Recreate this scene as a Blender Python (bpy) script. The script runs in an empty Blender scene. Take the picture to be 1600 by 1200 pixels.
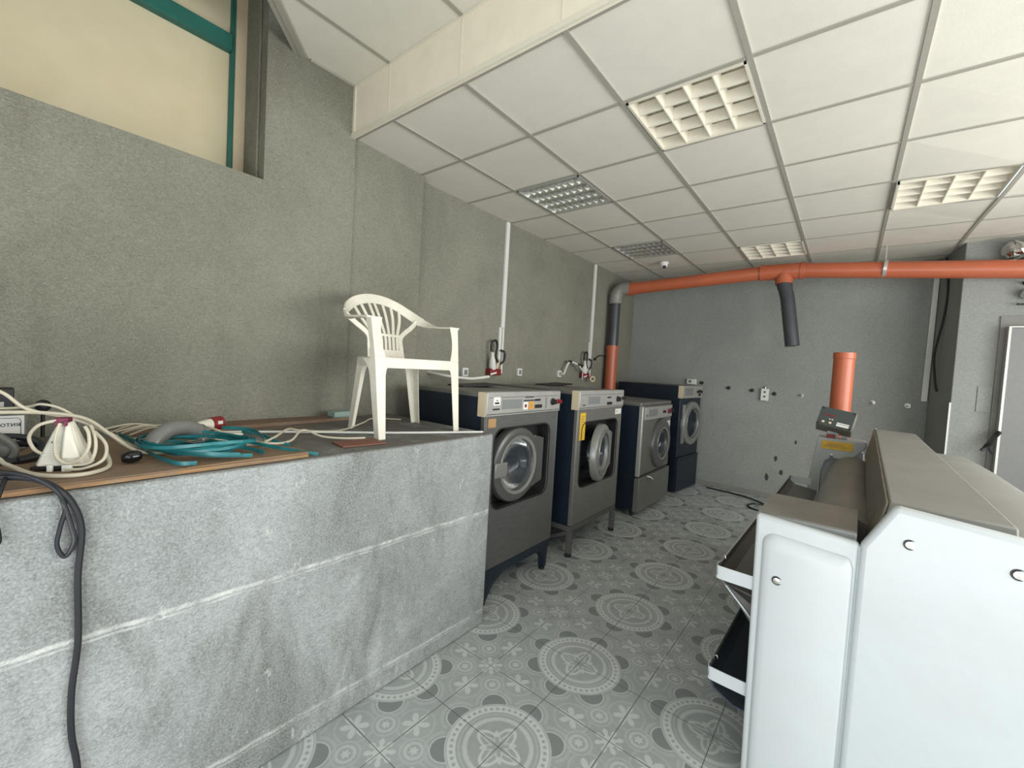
import bpy, bmesh, math, random
from mathutils import Vector, Matrix, Euler
random.seed(7)
PI = math.pi
S = bpy.context.scene
COL = S.collection
def R(d): return math.radians(d)

# ------------------------------------------------------------------ camera
YAW, PITCH, ROLL, FPX = .6679, -.0424, .0574, 662.6
fw = Vector((-math.sin(YAW)*math.cos(PITCH), math.cos(YAW)*math.cos(PITCH), math.sin(PITCH)))
rt = Vector((math.cos(YAW), math.sin(YAW), 0)); up = rt.cross(fw)
Rv = rt*math.cos(ROLL)+up*math.sin(ROLL); Uv = -rt*math.sin(ROLL)+up*math.cos(ROLL)
cd = bpy.data.cameras.new('camera'); cam = bpy.data.objects.new('camera', cd); COL.objects.link(cam)
M = Matrix((Rv, Uv, -fw)).transposed().to_4x4(); M.translation = Vector((0, 0, 1.561)); cam.matrix_world = M
cd.sensor_width = 36; cd.sensor_fit = 'HORIZONTAL'; cd.lens = 36*FPX/1600; cd.clip_start = .02
S.camera = cam
# ------------------------------------------------------------------ light
w = bpy.data.worlds.new('sky'); S.world = w; w.use_nodes = True
bg = w.node_tree.nodes['Background']; bg.inputs[0].default_value = (.80, .90, 1, 1); bg.inputs[1].default_value = 1.0
def area(name, loc, rot, sx, sy, e, col):
    l = bpy.data.lights.new(name, 'AREA'); l.shape = 'RECTANGLE'; l.size = sx; l.size_y = sy; l.energy = e; l.color = col
    o = bpy.data.objects.new(name, l); COL.objects.link(o); o.location = loc; o.rotation_euler = rot; return o
area('shopfront_daylight', (.75, -1.42, 1.45), (R(90), 0, 0), 3.5, 2.5, 25, (.88, .95, 1))
area('ceiling_fill', (.75, -1.40, .35), (R(128), 0, 0), 3.5, .7, 40, (1, .965, .90))  # unseen upward fill lamp, added to brighten the ceiling
area('side_fill', (2.66, 2.5, 1.75), (R(90), 0, R(90)), 4.4, 1.5, 120, (1, .985, .95))  # added lamp to lift the dark rear; a right-hand window is only assumed
S.view_settings.view_transform = 'Standard'; S.view_settings.look = 'None'; S.view_settings.gamma = 1
S.view_settings.exposure = .46
try: S.view_settings.use_curve_mapping = False
except Exception: pass

# ------------------------------------------------------------------ materials
def lin(c):
    c = c/255
    return c/12.92 if c <= .04045 else ((c+.055)/1.055)**2.4
def rgb(r, g, b): return (lin(r), lin(g), lin(b), 1)
class G:
    """small helper for node graphs"""
    def __init__(s, name):
        s.m = bpy.data.materials.new(name); s.m.use_nodes = True; s.t = s.m.node_tree; s.n = s.t.nodes
        s.b = s.n['Principled BSDF']
    def new(s, ty, **kw):
        n = s.n.new(ty)
        for k, v in kw.items(): setattr(n, k, v)
        return n
    def set(s, inp, v):
        if hasattr(v, 'links') or hasattr(v, 'is_output'): s.t.links.new(v, inp)
        else: inp.default_value = v
    def math(s, op, a, b=None, c=None, clamp=False):
        n = s.new('ShaderNodeMath', operation=op); n.use_clamp = clamp
        s.set(n.inputs[0], a)
        if b is not None: s.set(n.inputs[1], b)
        if c is not None: s.set(n.inputs[2], c)
        return n.outputs[0]
    def mix(s, f, a, b, blend='MIX'):
        n = s.new('ShaderNodeMix', data_type='RGBA', blend_type=blend)
        s.set(n.inputs[0], f); s.set(n.inputs[6], a); s.set(n.inputs[7], b); return n.outputs[2]
    def pos(s):
        g = s.new('ShaderNodeNewGeometry'); return g.outputs['Position']
    def obj(s):
        return s.new('ShaderNodeTexCoord').outputs['Object']
    def map(s, v, scale):
        n = s.new('ShaderNodeVectorMath', operation='MULTIPLY'); s.set(n.inputs[0], v); n.inputs[1].default_value = scale; return n.outputs[0]
    def noise(s, v, scale, detail=3, rough=.55, dist=0):
        n = s.new('ShaderNodeTexNoise'); s.set(n.inputs['Vector'], v)
        n.inputs['Scale'].default_value = scale; n.inputs['Detail'].default_value = detail; n.inputs['Roughness'].default_value = rough
        n.inputs['Distortion'].default_value = dist
        return n.outputs['Fac']
    def ramp(s, f, a, b):
        n = s.new('ShaderNodeMapRange'); n.clamp = True; s.set(n.inputs[0], f)
        n.inputs[1].default_value = a; n.inputs[2].default_value = b; return n.outputs[0]
    def bump(s, h, strength, dist):
        n = s.new('ShaderNodeBump'); n.inputs['Strength'].default_value = strength; n.inputs['Distance'].default_value = dist
        s.set(n.inputs['Height'], h); s.t.links.new(n.outputs[0], s.b.inputs['Normal'])
def mat(name, col, rough=.5, metal=0, var=.12, sc=6, bump=0, bsc=60, spec=.5, dirt=None, dirtamt=.0, coat=0):
    g = G(name); c = rgb(*col); p = g.obj()
    n = g.noise(p, sc, 4); n2 = g.noise(p, sc*7, 3)
    dark = tuple(x*(1-var*1.6) for x in c[:3])+(1,); lite = tuple(min(1, x*(1+var)) for x in c[:3])+(1,)
    o = g.mix(g.ramp(g.math('MULTIPLY_ADD', n2, .35, g.math('MULTIPLY', n, .65)), .3, .7), dark, lite)
    if dirt:
        d = g.ramp(g.noise(p, sc*1.7, 6, .7), .5-.25*dirtamt, .75)
        o = g.mix(g.math('MULTIPLY', d, min(1, dirtamt)), o, rgb(*dirt))
    g.t.links.new(o, g.b.inputs['Base Color'])
    g.b.inputs['Roughness'].default_value = rough; g.b.inputs['Metallic'].default_value = metal
    g.b.inputs['Specular IOR Level'].default_value = spec; g.b.inputs['Coat Weight'].default_value = coat
    if bump: g.bump(g.noise(p, bsc, 3), bump, .003)
    return g.m
def stucco(name, a, b, stain_shade, sscale=1.2, lines=False, bump=.9):
    g = G(name); p = g.pos()
    big = g.ramp(g.noise(p, sscale, 5, .6, .4), .32, .72)
    o = g.mix(big, rgb(*a), rgb(*b))
    st = g.ramp(g.noise(g.map(p, (1, 1.3, .55)), 2.6 if lines else 2.1, 6, .65, .6), .50 if lines else .56, .68 if lines else .74)
    o = g.mix(g.math('MULTIPLY', st, .70 if lines else .55), o, rgb(*stain_shade))
    sp = g.noise(p, 150, 2)
    worm = g.noise(g.map(p, (1, 1, 1.6)), 62, 3, .6, 1.2)
    o = g.mix(g.math('MULTIPLY', g.ramp(sp, .35, .7), .28), o, rgb(min(255, b[0]*1.25), min(255, b[1]*1.25), min(255, b[2]*1.25)))
    o = g.mix(g.math('MULTIPLY', g.ramp(worm, .58, .30), .34), o, rgb(stain_shade[0]*.8, stain_shade[1]*.8, stain_shade[2]*.8))  # relief shade painted into the colour: hollows of the bump darkened
    if lines:
        sx = g.new('ShaderNodeSeparateXYZ'); g.set(sx.inputs[0], p); z = sx.outputs[2]; y = sx.outputs[1]
        wob = g.math('MULTIPLY', g.math('SUBTRACT', g.noise(p, 9, 3), .5), .02)
        zz = g.math('ADD', z, wob)
        zz = g.math('ADD', zz, g.math('MULTIPLY', y, .022))
        broken = g.ramp(g.noise(p, 14, 6, .75), .36, .62)
        for z0, wd, am in ((.738, .0055, .58), (.722, .003, .38), (.135, .006, .42), (.118, .003, .25)):
            d = g.math('ABSOLUTE', g.math('SUBTRACT', zz, z0))
            l = g.math('SUBTRACT', 1.0, g.ramp(d, wd*.5, wd*1.8))
            o = g.mix(g.math('MULTIPLY', g.math('MULTIPLY', l, broken), am), o, rgb(232, 232, 228))
        # worn, dirty top of the block: paint rubbed to bare concrete
        top = g.math('MULTIPLY', g.ramp(z, 1.146, 1.153), g.ramp(g.noise(p, 5, 5, .65), .3, .5))
        o = g.mix(g.math('MULTIPLY', top, .8), o, rgb(104, 99, 92))
        scr = g.ramp(g.noise(g.map(p, (1, 1, .35)), 17, 5, .75), .63, .72)
        o = g.mix(g.math('MULTIPLY', scr, .5), o, rgb(222, 222, 216))
    g.t.links.new(o, g.b.inputs['Base Color']); g.b.inputs['Roughness'].default_value = .88
    g.b.inputs['Specular IOR Level'].default_value = .25
    g.bump(g.math('ADD', worm, g.math('MULTIPLY', g.noise(p, 28, 2), .6)), bump, .006)
    return g.m
def floor_mat():
    g = G('patterned_floor_tile'); p = g.pos(); m = g.math
    P, FX, FY = .6667, -1.015, 1.332
    sx = g.new('ShaderNodeSeparateXYZ'); g.set(sx.inputs[0], p)
    u = m('DIVIDE', m('SUBTRACT', sx.outputs[0], FX), P); v = m('DIVIDE', m('SUBTRACT', sx.outputs[1], FY), P)
    def cen(x, o=0.): return m('SUBTRACT', m('FRACT', m('ADD', x, .5-o)), .5)
    def polar(a, b):
        return m('SQRT', m('ADD', m('MULTIPLY', a, a), m('MULTIPLY', b, b))), m('ARCTAN2', b, a)
    def band(x, c, hw, s=.005):   # soft band
        return m('SUBTRACT', 1., g.ramp(m('ABSOLUTE', m('SUBTRACT', x, c)), hw-s/2, hw+s/2))
    def less(x, c, s=.005): return m('SUBTRACT', 1., g.ramp(m('SUBTRACT', x, c), -s/2, s/2))
    def gr(x, c, s=.005): return g.ramp(x, c-s/2, c+s/2)
    def mx(*a):
        o = a[0]
        for k in a[1:]: o = m('MAXIMUM', o, k)
        return o
    def sc(x, k): return m('MULTIPLY', x, k)
    cu, cv = cen(u), cen(v); r, th = polar(cu, cv)
    fu, fv = cen(u, .5), cen(v, .5); rf, tf = polar(fu, fv)
    def foldang(t, n):  # angle folded to +-pi/n
        w_ = 2*PI/n
        return m('MULTIPLY', m('SUBTRACT', m('FRACT', m('ADD', m('DIVIDE', t, w_), .5)), .5), w_)
    da = m('MULTIPLY', foldang(th, 44), .288)
    dots = less(m('SQRT', m('ADD', m('MULTIPLY', da, da), m('POWER', m('SUBTRACT', r, .288), 2.))), .0115, .004)
    L = sc(m('MULTIPLY', band(r, .288, .027), m('SUBTRACT', 1., sc(dots, 1.))), .95)
    L = mx(L, sc(band(r, .324, .0035), .7), sc(band(r, .243, .006, .008), .35), sc(band(r, .205, .014, .012), .75))
    c4 = m('COSINE', sc(th, 4.)); c8 = m('COSINE', sc(th, 8.))
    orn = band(r, m('MULTIPLY_ADD', c4, .035, .115), .013, .008)
    orn2 = band(r, m('MULTIPLY_ADD', c8, .028, .075), .012, .008)
    orn3 = m('MULTIPLY', band(foldang(th, 4), 0., .13, .1), m('MULTIPLY', less(r, .15), gr(r, .03)))
    L = mx(L, sc(m('MULTIPLY', orn, less(r, .18)), .85), sc(orn2, .75), sc(orn3, .5))
    ft = m('COSINE', foldang(th, 8))
    d = m('SQRT', m('ADD', m('ADD', m('MULTIPLY', r, r), .33*.33), m('MULTIPLY', m('MULTIPLY', r, ft), -.66)))
    out = gr(r, .33)
    D = m('MULTIPLY', less(d, .083), out)
    L = mx(L, sc(m('MULTIPLY', band(d, .088, .004), out), .7), sc(m('MULTIPLY', band(d, .118, .010, .012), m('MULTIPLY', out, gr(r, .35))), .28))
    # flower between four medallions
    fl = m('MULTIPLY', less(rf, m('MULTIPLY_ADD', m('ABSOLUTE', m('COSINE', sc(tf, 4.))), .05, .045), .012), 1.)
    spots = m('MULTIPLY', band(rf, .055, .013), less(m('ABSOLUTE', foldang(m('ADD', tf, PI/8), 8)), .17, .1))
    L = mx(L, sc(m('MULTIPLY', fl, m('SUBTRACT', 1., spots)), .8))
    au, av = m('ABSOLUTE', fu), m('ABSOLUTE', fv)
    # rosettes
    rr, tr = polar(m('SUBTRACT', au, .14), m('SUBTRACT', av, .14))
    L = mx(L, sc(less(rr, m('MULTIPLY_ADD', m('COSINE', sc(tr, 6.)), .006, .024)), .75), sc(band(rr, .052, .009, .01), .6), sc(band(rr, .083, .006, .008), .35))
    # leaf sprays: along u and v
    for a, b in ((au, fv), (av, fu)):
        q = m('SUBTRACT', a, .27); rt_, tt = polar(m('MULTIPLY', q, .8), b)
        leaf = less(rt_, m('MULTIPLY_ADD', m('ABSOLUTE', m('COSINE', sc(tt, 3.))), .065, .018), .012)
        cut = gr(m('ABSOLUTE', b), .006)
        L = mx(L, sc(m('MULTIPLY', leaf, cut), .78))
        arc = band(m('SQRT', m('ADD', m('POWER', m('SUBTRACT', a, .27), 2.), m('MULTIPLY', b, b))), .12, .006, .01)
        L = mx(L, sc(m('MULTIPLY', arc, gr(rr, .09)), .30))
    wear = g.noise(p, 3.2, 5, .65); fine = g.noise(p, 90, 3, .7)
    Lw = m('MULTIPLY', L, m('MULTIPLY_ADD', g.ramp(fine, .25, .6), .35, .65))
    base = g.mix(g.ramp(wear, .3, .7), rgb(152, 157, 156), rgb(168, 173, 172))
    base = g.mix(sc(g.ramp(g.noise(p, 35, 4, .7), .4, .75), .30), base, rgb(182, 187, 186))
    o = g.mix(sc(D, .75), base, rgb(118, 124, 124))
    o = g.mix(sc(Lw, .72), o, rgb(218, 223, 221))
    hu = cen(m('MULTIPLY', u, 2.)); hv = cen(m('MULTIPLY', v, 2.))
    gl = mx(less(m('ABSOLUTE', hu), .0055, .003), less(m('ABSOLUTE', hv), .0055, .003))
    o = g.mix(sc(gl, .8), o, rgb(88, 88, 84))
    g.t.links.new(o, g.b.inputs['Base Color'])
    g.t.links.new(m('MULTIPLY_ADD', wear, .25, .34), g.b.inputs['Roughness'])
    g.b.inputs['Specular IOR Level'].default_value = .42
    g.bump(m('SUBTRACT', sc(L, .12), gl), .5, .0015)
    return g.m
def brushed(name, col, rough=.42, metal=.55, dust=(126, 124, 119), amt=.5):
    g = G(name); p = g.obj(); c = rgb(*col)
    n = g.noise(g.map(p, (1, .08, 1)), 90, 3); n2 = g.noise(p, 2.5, 5, .65)
    o = g.mix(g.ramp(n, .3, .7), tuple(x*.86 for x in c[:3])+(1,), tuple(min(1, x*1.1) for x in c[:3])+(1,))
    o = g.mix(g.math('MULTIPLY', g.ramp(n2, .42, .72), amt), o, rgb(*dust))
    g.t.links.new(o, g.b.inputs['Base Color']); g.b.inputs['Metallic'].default_value = metal
    g.t.links.new(g.math('MULTIPLY_ADD', n2, .3, rough-.12), g.b.inputs['Roughness'])
    return g.m
def wood(name, a, b):
    g = G(name); p = g.obj()
    n = g.noise(g.map(p, (14, 1.3, 14)), 5, 5, .65, .4)
    o = g.mix(g.ramp(n, .3, .7), rgb(*a), rgb(*b))
    o = g.mix(g.math('MULTIPLY', g.ramp(g.noise(p, 7, 5, .7), .45, .7), .5), o, rgb(128, 116, 102))
    g.t.links.new(o, g.b.inputs['Base Color']); g.b.inputs['Roughness'].default_value = .75
    g.bump(n, .4, .002); return g.m
MT = {}
MT['wall'] = stucco('grey_stucco', (121, 121, 109), (145, 144, 131), (102, 98, 86))
MT['wallback'] = stucco('grey_stucco_back', (138, 141, 136), (154, 157, 152), (120, 122, 116), 1.0, bump=.5)
MT['counter'] = stucco('painted_concrete_block', (120, 124, 122), (170, 174, 174), (84, 86, 79), 1.6, lines=True, bump=.7)
MT['floor'] = floor_mat()
MT['tile'] = mat('ceiling_tile', (224, 220, 208), .9, 0, .04, 1.4, .35, 320, .2)
MT['tbar'] = mat('ceiling_tbar', (164, 161, 150), .5, 0, .04, 3, spec=.4)
MT['fascia'] = mat('fascia_panel', (240, 232, 212), .6, 0, .05, 2, .1, 40, .3, dirt=(222, 212, 188), dirtamt=.3)
MT['cream'] = mat('cream_panel', (214, 203, 172), .22, 0, .05, 1.2, spec=.5, dirt=(196, 180, 140), dirtamt=.4)
MT['green'] = mat('green_frame', (38, 104, 92), .5, 0, .12, 5)
MT['white'] = mat('white_paint', (222, 222, 216), .45, 0, .04, 3)
MT['enamel'] = mat('white_enamel', (200, 206, 208), .32, 0, .03, 2.0, .08, 30, .5, dirt=(186, 189, 186), dirtamt=.3)
MT['plastic'] = mat('aged_white_plastic', (228, 224, 209), .42, 0, .05, 7, .15, 50, .45, dirt=(200, 190, 164), dirtamt=.3)
MT['louvre'] = mat('white_louvre', (226, 220, 202), .45, 0, .03, 6)
MT['mirror'] = mat('mirror_louvre', (232, 232, 228), .3, 1., .05, 20)
MT['dark'] = mat('black_rubber', (26, 26, 28), .5, 0, .1, 9)
MT['cable_black'] = mat('black_cable', (34, 35, 40), .45, 0, .1, 9)
MT['cable_white'] = mat('white_cable', (200, 193, 172), .45, 0, .05, 9)
MT['cable_grey'] = mat('grey_cable', (104, 104, 98), .5, 0, .08, 9)
MT['blue'] = mat('dark_blue_enamel', (22, 34, 48), .42, 0, .16, 3, spec=.45, dirt=(44, 50, 56), dirtamt=.4)
MT['steel'] = brushed('dusty_steel', (118, 117, 112), .42, .35)
MT['steel_dark'] = brushed('dull_steel', (100, 100, 99), .46, .4, (108, 106, 101), .4)
MT['panel'] = mat('control_panel_grey', (166, 165, 160), .42, .25, .05, 5, dirt=(140, 132, 120), dirtamt=.3)
MT['ivory'] = mat('ivory_trim', (206, 190, 160), .5, 0, .05, 6)
MT['greyplate'] = mat('grey_print', (122, 124, 124), .45, 0, .06, 90)
MT['anth'] = mat('anthracite_recess', (44, 44, 45), .42, .2, .1, 8)
MT['drum'] = mat('drum_steel', (84, 88, 92), .35, .6, .25, 40)
MT['ring'] = mat('door_ring_grey', (96, 96, 95), .32, .35, .06, 7)
MT['ringlight'] = mat('door_ring_light', (140, 140, 136), .35, .35, .06, 7)
MT['red'] = mat('dull_red', (130, 30, 34), .45, 0, .1, 9)
MT['maroon'] = mat('maroon_clip', (112, 34, 62), .5, 0, .1, 9)
MT['orange'] = mat('orange_drain_pipe', (184, 98, 66), .36, 0, .06, 3, spec=.5, dirt=(160, 98, 74), dirtamt=.3)
MT['greypipe'] = mat('dark_grey_pipe', (62, 65, 70), .35, 0, .1, 3, dirt=(92, 92, 92), dirtamt=.25)
MT['elbowgrey'] = mat('light_grey_elbow', (138, 136, 128), .4, 0, .06, 4)
MT['yellow'] = mat('yellow_label', (226, 186, 54), .5, 0, .05, 30, dirt=(196, 150, 30), dirtamt=.7)
MT['dust'] = mat('dusty_grey_sheet', (130, 127, 121), .42, .15, .08, 3, spec=.45, dirt=(104, 94, 82), dirtamt=.5)
MT['hood'] = mat('dusty_hood', (132, 131, 125), .48, 0, .06, 2.2, spec=.4, dirt=(158, 158, 152), dirtamt=.25)
MT['hoodside'] = mat('stained_hood_side', (112, 104, 92), .5, .1, .2, 8, dirt=(150, 146, 138), dirtamt=.5)
MT['tray'] = mat('grey_tray', (88, 87, 84), .45, .1, .08, 4, dirt=(110, 104, 96), dirtamt=.4)
MT['bluetray'] = mat('dark_blue_grey_tray', (58, 66, 78), .35, .2, .1, 4)
MT['greypost'] = mat('light_grey_post', (172, 174, 172), .45, .1, .04, 4)
MT['box'] = mat('beige_grey_box', (128, 124, 112), .5, 0, .05, 4)
MT['face'] = mat('slate_control_face', (62, 68, 68), .5, 0, .06, 9)
MT['cabinet'] = mat('grey_steel_door', (126, 127, 124), .5, 0, .06, 30)
MT['alu'] = mat('aluminium_edge', (196, 196, 190), .35, .5, .04, 9)
MT['foil'] = mat('crumpled_foil', (214, 214, 210), .18, 1., .1, 20, 1.0, 28)
MT['bolt'] = mat('zinc_bolt', (176, 174, 168), .28, .9, .1, 30)
MT['ply'] = wood('plywood', (124, 100, 80), (150, 126, 102))
MT['plyedge'] = wood('splintered_board_edge', (112, 84, 58), (164, 128, 84))
MT['brown'] = wood('brown_board', (106, 84, 66), (134, 110, 90))
MT['teal'] = mat('teal_strap', (30, 108, 112), .35, 0, .12, 12, spec=.5, dirt=(62, 150, 156), dirtamt=.4)
MT['greyelbow'] = mat('grey_pvc_elbow', (118, 118, 114), .22, 0, .05, 6, spec=.5)
MT['spot'] = mat('bottle_black', (14, 16, 18), .12, 0, .1, 9, spec=.6)
MT['redtile'] = mat('red_brown_tile', (132, 86, 72), .7, 0, .12, 15, .3, 60)
MT['mint'] = mat('mint_sponge', (148, 170, 160), .8, 0, .08, 30)
MT['skirt'] = mat('grey_skirting', (134, 134, 128), .7, 0, .1, 6)
MT['hole'] = mat('broken_plaster', (70, 68, 64), .9, 0, .2, 30)
MT['orangelabel'] = mat('orange_sticker', (220, 150, 40), .5, 0, .05, 9)
MT['tan'] = mat('tan_residue', (168, 134, 92), .6, 0, .1, 20)
def glass():
    g = G('door_glass'); g.b.inputs['Base Color'].default_value = (.14, .17, .19, 1); g.b.inputs['Roughness'].default_value = .06
    g.b.inputs['Transmission Weight'].default_value = .75; g.b.inputs['IOR'].default_value = 1.35
    p = g.obj(); g.t.links.new(g.ramp(g.noise(p, 9, 4), .3, 1.4), g.b.inputs['Roughness']); return g.m
MT['glass'] = glass()

# ------------------------------------------------------------------ mesh helpers
class MB:
    def __init__(s): s.bm = bmesh.new(); s.mi = 0
    def _tag(s, n0):
        for f in list(s.bm.faces)[n0:]: f.material_index = s.mi
    def box(s, c, d, rot=None):
        n0 = len(s.bm.faces); r = Matrix.Identity(3) if rot is None else Euler(rot).to_matrix()
        vs = [s.bm.verts.new(Vector(c)+r@Vector((x*d[0]/2, y*d[1]/2, z*d[2]/2))) for x in (-1, 1) for y in (-1, 1) for z in (-1, 1)]
        for q in ((0, 1, 3, 2), (4, 6, 7, 5), (0, 4, 5, 1), (2, 3, 7, 6), (0, 2, 6, 4), (1, 5, 7, 3)): s.bm.faces.new([vs[i] for i in q])
        s._tag(n0); return s
    def bb(s, a, b): return s.box([(a[i]+b[i])/2 for i in range(3)], [abs(b[i]-a[i]) for i in range(3)])
    def quad(s, *p):
        n0 = len(s.bm.faces); s.bm.faces.new([s.bm.verts.new(Vector(q)) for q in p]); s._tag(n0); return s
    def loft(s, loops, closed=True, caps=True, ring=True):
        n0 = len(s.bm.faces); L = [[s.bm.verts.new(Vector(p)) for p in l] for l in loops]; n = len(L[0])
        for a, b in zip(L, L[1:]+([L[0]] if not closed else [])):
            for i in range(n if ring else n-1):
                j = (i+1) % n; s.bm.faces.new([a[i], a[j], b[j], b[i]])
        if caps and closed and ring: s.bm.faces.new(L[0][::-1]); s.bm.faces.new(L[-1])
        s._tag(n0); return s
    def prism(s, pts, vec):
        v = Vector(vec); return s.loft([[Vector(p) for p in pts], [Vector(p)+v for p in pts]])
    def tube(s, path, r, seg=8, closed=False, sx=1, sy=1, upv=None, caps=True):
        P = [Vector(p) for p in path]; n = len(P); loops = []; u = None
        for i, p in enumerate(P):
            if closed: t = (P[(i+1) % n]-P[i-1])
            else: t = P[min(i+1, n-1)]-P[max(i-1, 0)]
            t.normalize()
            if upv is not None: u = Vector(upv[i] if isinstance(upv, list) else upv)
            elif u is None: u = Vector((0, 0, 1)) if abs(t.z) < .9 else Vector((1, 0, 0))
            u = (u-t*u.dot(t)).normalized(); b = t.cross(u)
            rr = r[i] if isinstance(r, (list, tuple)) else r
            loops.append([p+(u*math.cos(2*PI*k/seg)*sy+b*math.sin(2*PI*k/seg)*sx)*rr for k in range(seg)])
        return s.loft(loops, closed=not closed, caps=caps)
    def band(s, path, wdir, w, t):   # rectangular strap: width along wdir[i], thickness t
        P = [Vector(p) for p in path]; n = len(P); loops = []
        for i, p in enumerate(P):
            tg = (P[min(i+1, n-1)]-P[max(i-1, 0)]).normalized(); wd = Vector(wdir[i] if isinstance(wdir, list) else wdir)
            wd = (wd-tg*wd.dot(tg)).normalized(); nn = tg.cross(wd); ww = w[i] if isinstance(w, list) else w
            loops.append([p+wd*ww/2+nn*t/2, p-wd*ww/2+nn*t/2, p-wd*ww/2-nn*t/2, p+wd*ww/2-nn*t/2])
        return s.loft(loops)
    def cyl(s, a, b, r, seg=20, r2=None):
        return s.tube([a, b], [r, r if r2 is None else r2], seg)
    def lathe(s, c, axis, prof, seg=40, rot=0, close=False):   # prof: (r, h) along axis
        ax = Vector(axis).normalized(); u = Vector((0, 0, 1)) if abs(ax.z) < .9 else Vector((1, 0, 0)); u = (u-ax*u.dot(ax)).normalized(); b = ax.cross(u)
        loops = [[Vector(c)+ax*h+(u*math.cos(2*PI*k/seg)+b*math.sin(2*PI*k/seg))*max(r, 1e-5) for k in range(seg)] for r, h in prof]
        return s.loft(loops, caps=False, closed=not close)
    def plate_hole(s, outer, inner, vec):   # outline with a hole, extruded along vec
        n0 = len(s.bm.faces)
        o = [s.bm.verts.new(Vector(p)) for p in outer]; i = [s.bm.verts.new(Vector(p)) for p in inner]
        es = [s.bm.edges.new((l[k], l[(k+1) % len(l)])) for l in (o, i) for k in range(len(l))]
        r = bmesh.ops.triangle_fill(s.bm, edges=es, use_beauty=True)
        fs = [f for f in r['geom'] if isinstance(f, bmesh.types.BMFace)]
        e = bmesh.ops.extrude_face_region(s.bm, geom=fs)
        bmesh.ops.translate(s.bm, verts=[v for v in e['geom'] if isinstance(v, bmesh.types.BMVert)], vec=Vector(vec))
        s._tag(n0); return s
    def build(s, name, mats, parent=None, bevel=0, seg=2, smooth=True, loc=None, sub=0, ang=35):
        bmesh.ops.recalc_face_normals(s.bm, faces=s.bm.faces)
        me = bpy.data.meshes.new(name)
        if loc is not None: bmesh.ops.translate(s.bm, verts=s.bm.verts, vec=-Vector(loc))
        if smooth:
            for f in s.bm.faces: f.smooth = True
            for e in s.bm.edges:
                if len(e.link_faces) == 2 and e.calc_face_angle(0) > R(ang): e.smooth = False
        s.bm.to_mesh(me); s.bm.free()
        for m in (mats if isinstance(mats, (list, tuple)) else [mats]): me.materials.append(MT[m])
        o = bpy.data.objects.new(name, me); COL.objects.link(o)
        if parent: o.parent = parent
        if loc is not None: o.location = loc
        if bevel:
            b = o.modifiers.new('bevel', 'BEVEL'); b.width = bevel; b.segments = seg; b.limit_method = 'ANGLE'; b.angle_limit = R(32); b.harden_normals = False
        if sub:
            m = o.modifiers.new('sub', 'SUBSURF'); m.levels = m.render_levels = sub
        return o
def smooth_path(pts, n=8, closed=False):
    P = [Vector(p) for p in pts]; out = []; N = len(P)
    for i in range(N if closed else N-1):
        if closed: a, b, c, d = P[i-1], P[i], P[(i+1) % N], P[(i+2) % N]
        else: a, b, c, d = P[max(i-1, 0)], P[i], P[i+1], P[min(i+2, N-1)]
        for k in range(n):
            t = k/n; out.append(.5*((2*b)+(c-a)*t+(2*a-5*b+4*c-d)*t*t+(3*b-3*c+d-a)*t**3))
    if not closed: out.append(P[-1])
    return out
def rrect(cy, cz, hy, hz, r, x, n=6):
    p = []
    for k, (sy, sz) in enumerate(((1, 1), (-1, 1), (-1, -1), (1, -1))):
        for j in range(n+1):
            a = PI/2*k+PI/2*j/n; p.append((x, cy+sy*(hy-r)+r*math.cos(a), cz+sz*(hz-r)+r*math.sin(a)))
    return p
def circ(cy, cz, r, x, n=36): return [(x, cy+r*math.cos(2*PI*k/n), cz+r*math.sin(2*PI*k/n)) for k in range(n)]
def tag(o, label=None, cat=None, group=None, kind=None):
    if label: o['label'] = label
    if cat: o['category'] = cat
    if group: o['group'] = group
    if kind: o['kind'] = kind
    return o
def thing(name, label, cat, loc=(0, 0, 0), rotz=0, group=None):
    o = bpy.data.objects.new(name, None); COL.objects.link(o); o.location = loc; o.rotation_euler = (0, 0, rotz); o.empty_display_size = .1
    return tag(o, label, cat, group)
def struct(o): o['kind'] = 'structure'; return o
def text(name, body, size, m, parent, loc, rot, ext=.0006, align='CENTER'):
    c = bpy.data.curves.new(name, 'FONT'); c.body = body; c.size = size; c.extrude = ext; c.align_x = align; c.align_y = 'CENTER'
    o = bpy.data.objects.new(name, c); COL.objects.link(o)
    me = bpy.data.meshes.new_from_object(o); bpy.data.objects.remove(o); bpy.data.curves.remove(c)
    me.materials.append(MT[m]); o = bpy.data.objects.new(name, me); COL.objects.link(o); o.location = loc; o.rotation_euler = rot; o.parent = parent
    return o

# ------------------------------------------------------------------ room
HC, HU, WX, NX, YB = 2.986, 3.30, -2.77, -2.62, 6.55
KB = YB/6.45
def kb(x, z): return x*KB, 1.561+(z-1.561)*KB
X0, Y0, T = -1.042, 1.529, .6
def sag(x, y): return -.05*math.exp(-((x-1.0)/.55)**2-((y-4.2)/.8)**2)
m = MB(); m.bb((-3.1, -1.5, -.1), (2.8, 6.7, 0)); struct(m.build('floor', 'floor', smooth=False))
m = MB(); m.bb((WX-.2, 2.14, 0), (WX, YB+.2, 3.2)); struct(m.build('wall_left', 'wall', smooth=False))
# slightly skewed pier between near wall and far wall
m = MB(); m.prism([(NX-.02, 1.50, 0), (-2.685, 2.16, 0), (-2.95, 2.16, 0), (-2.95, 1.50, 0)], (0, 0, 3.2)); struct(m.build('wall_left_pier', 'wall', bevel=.006))
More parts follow.
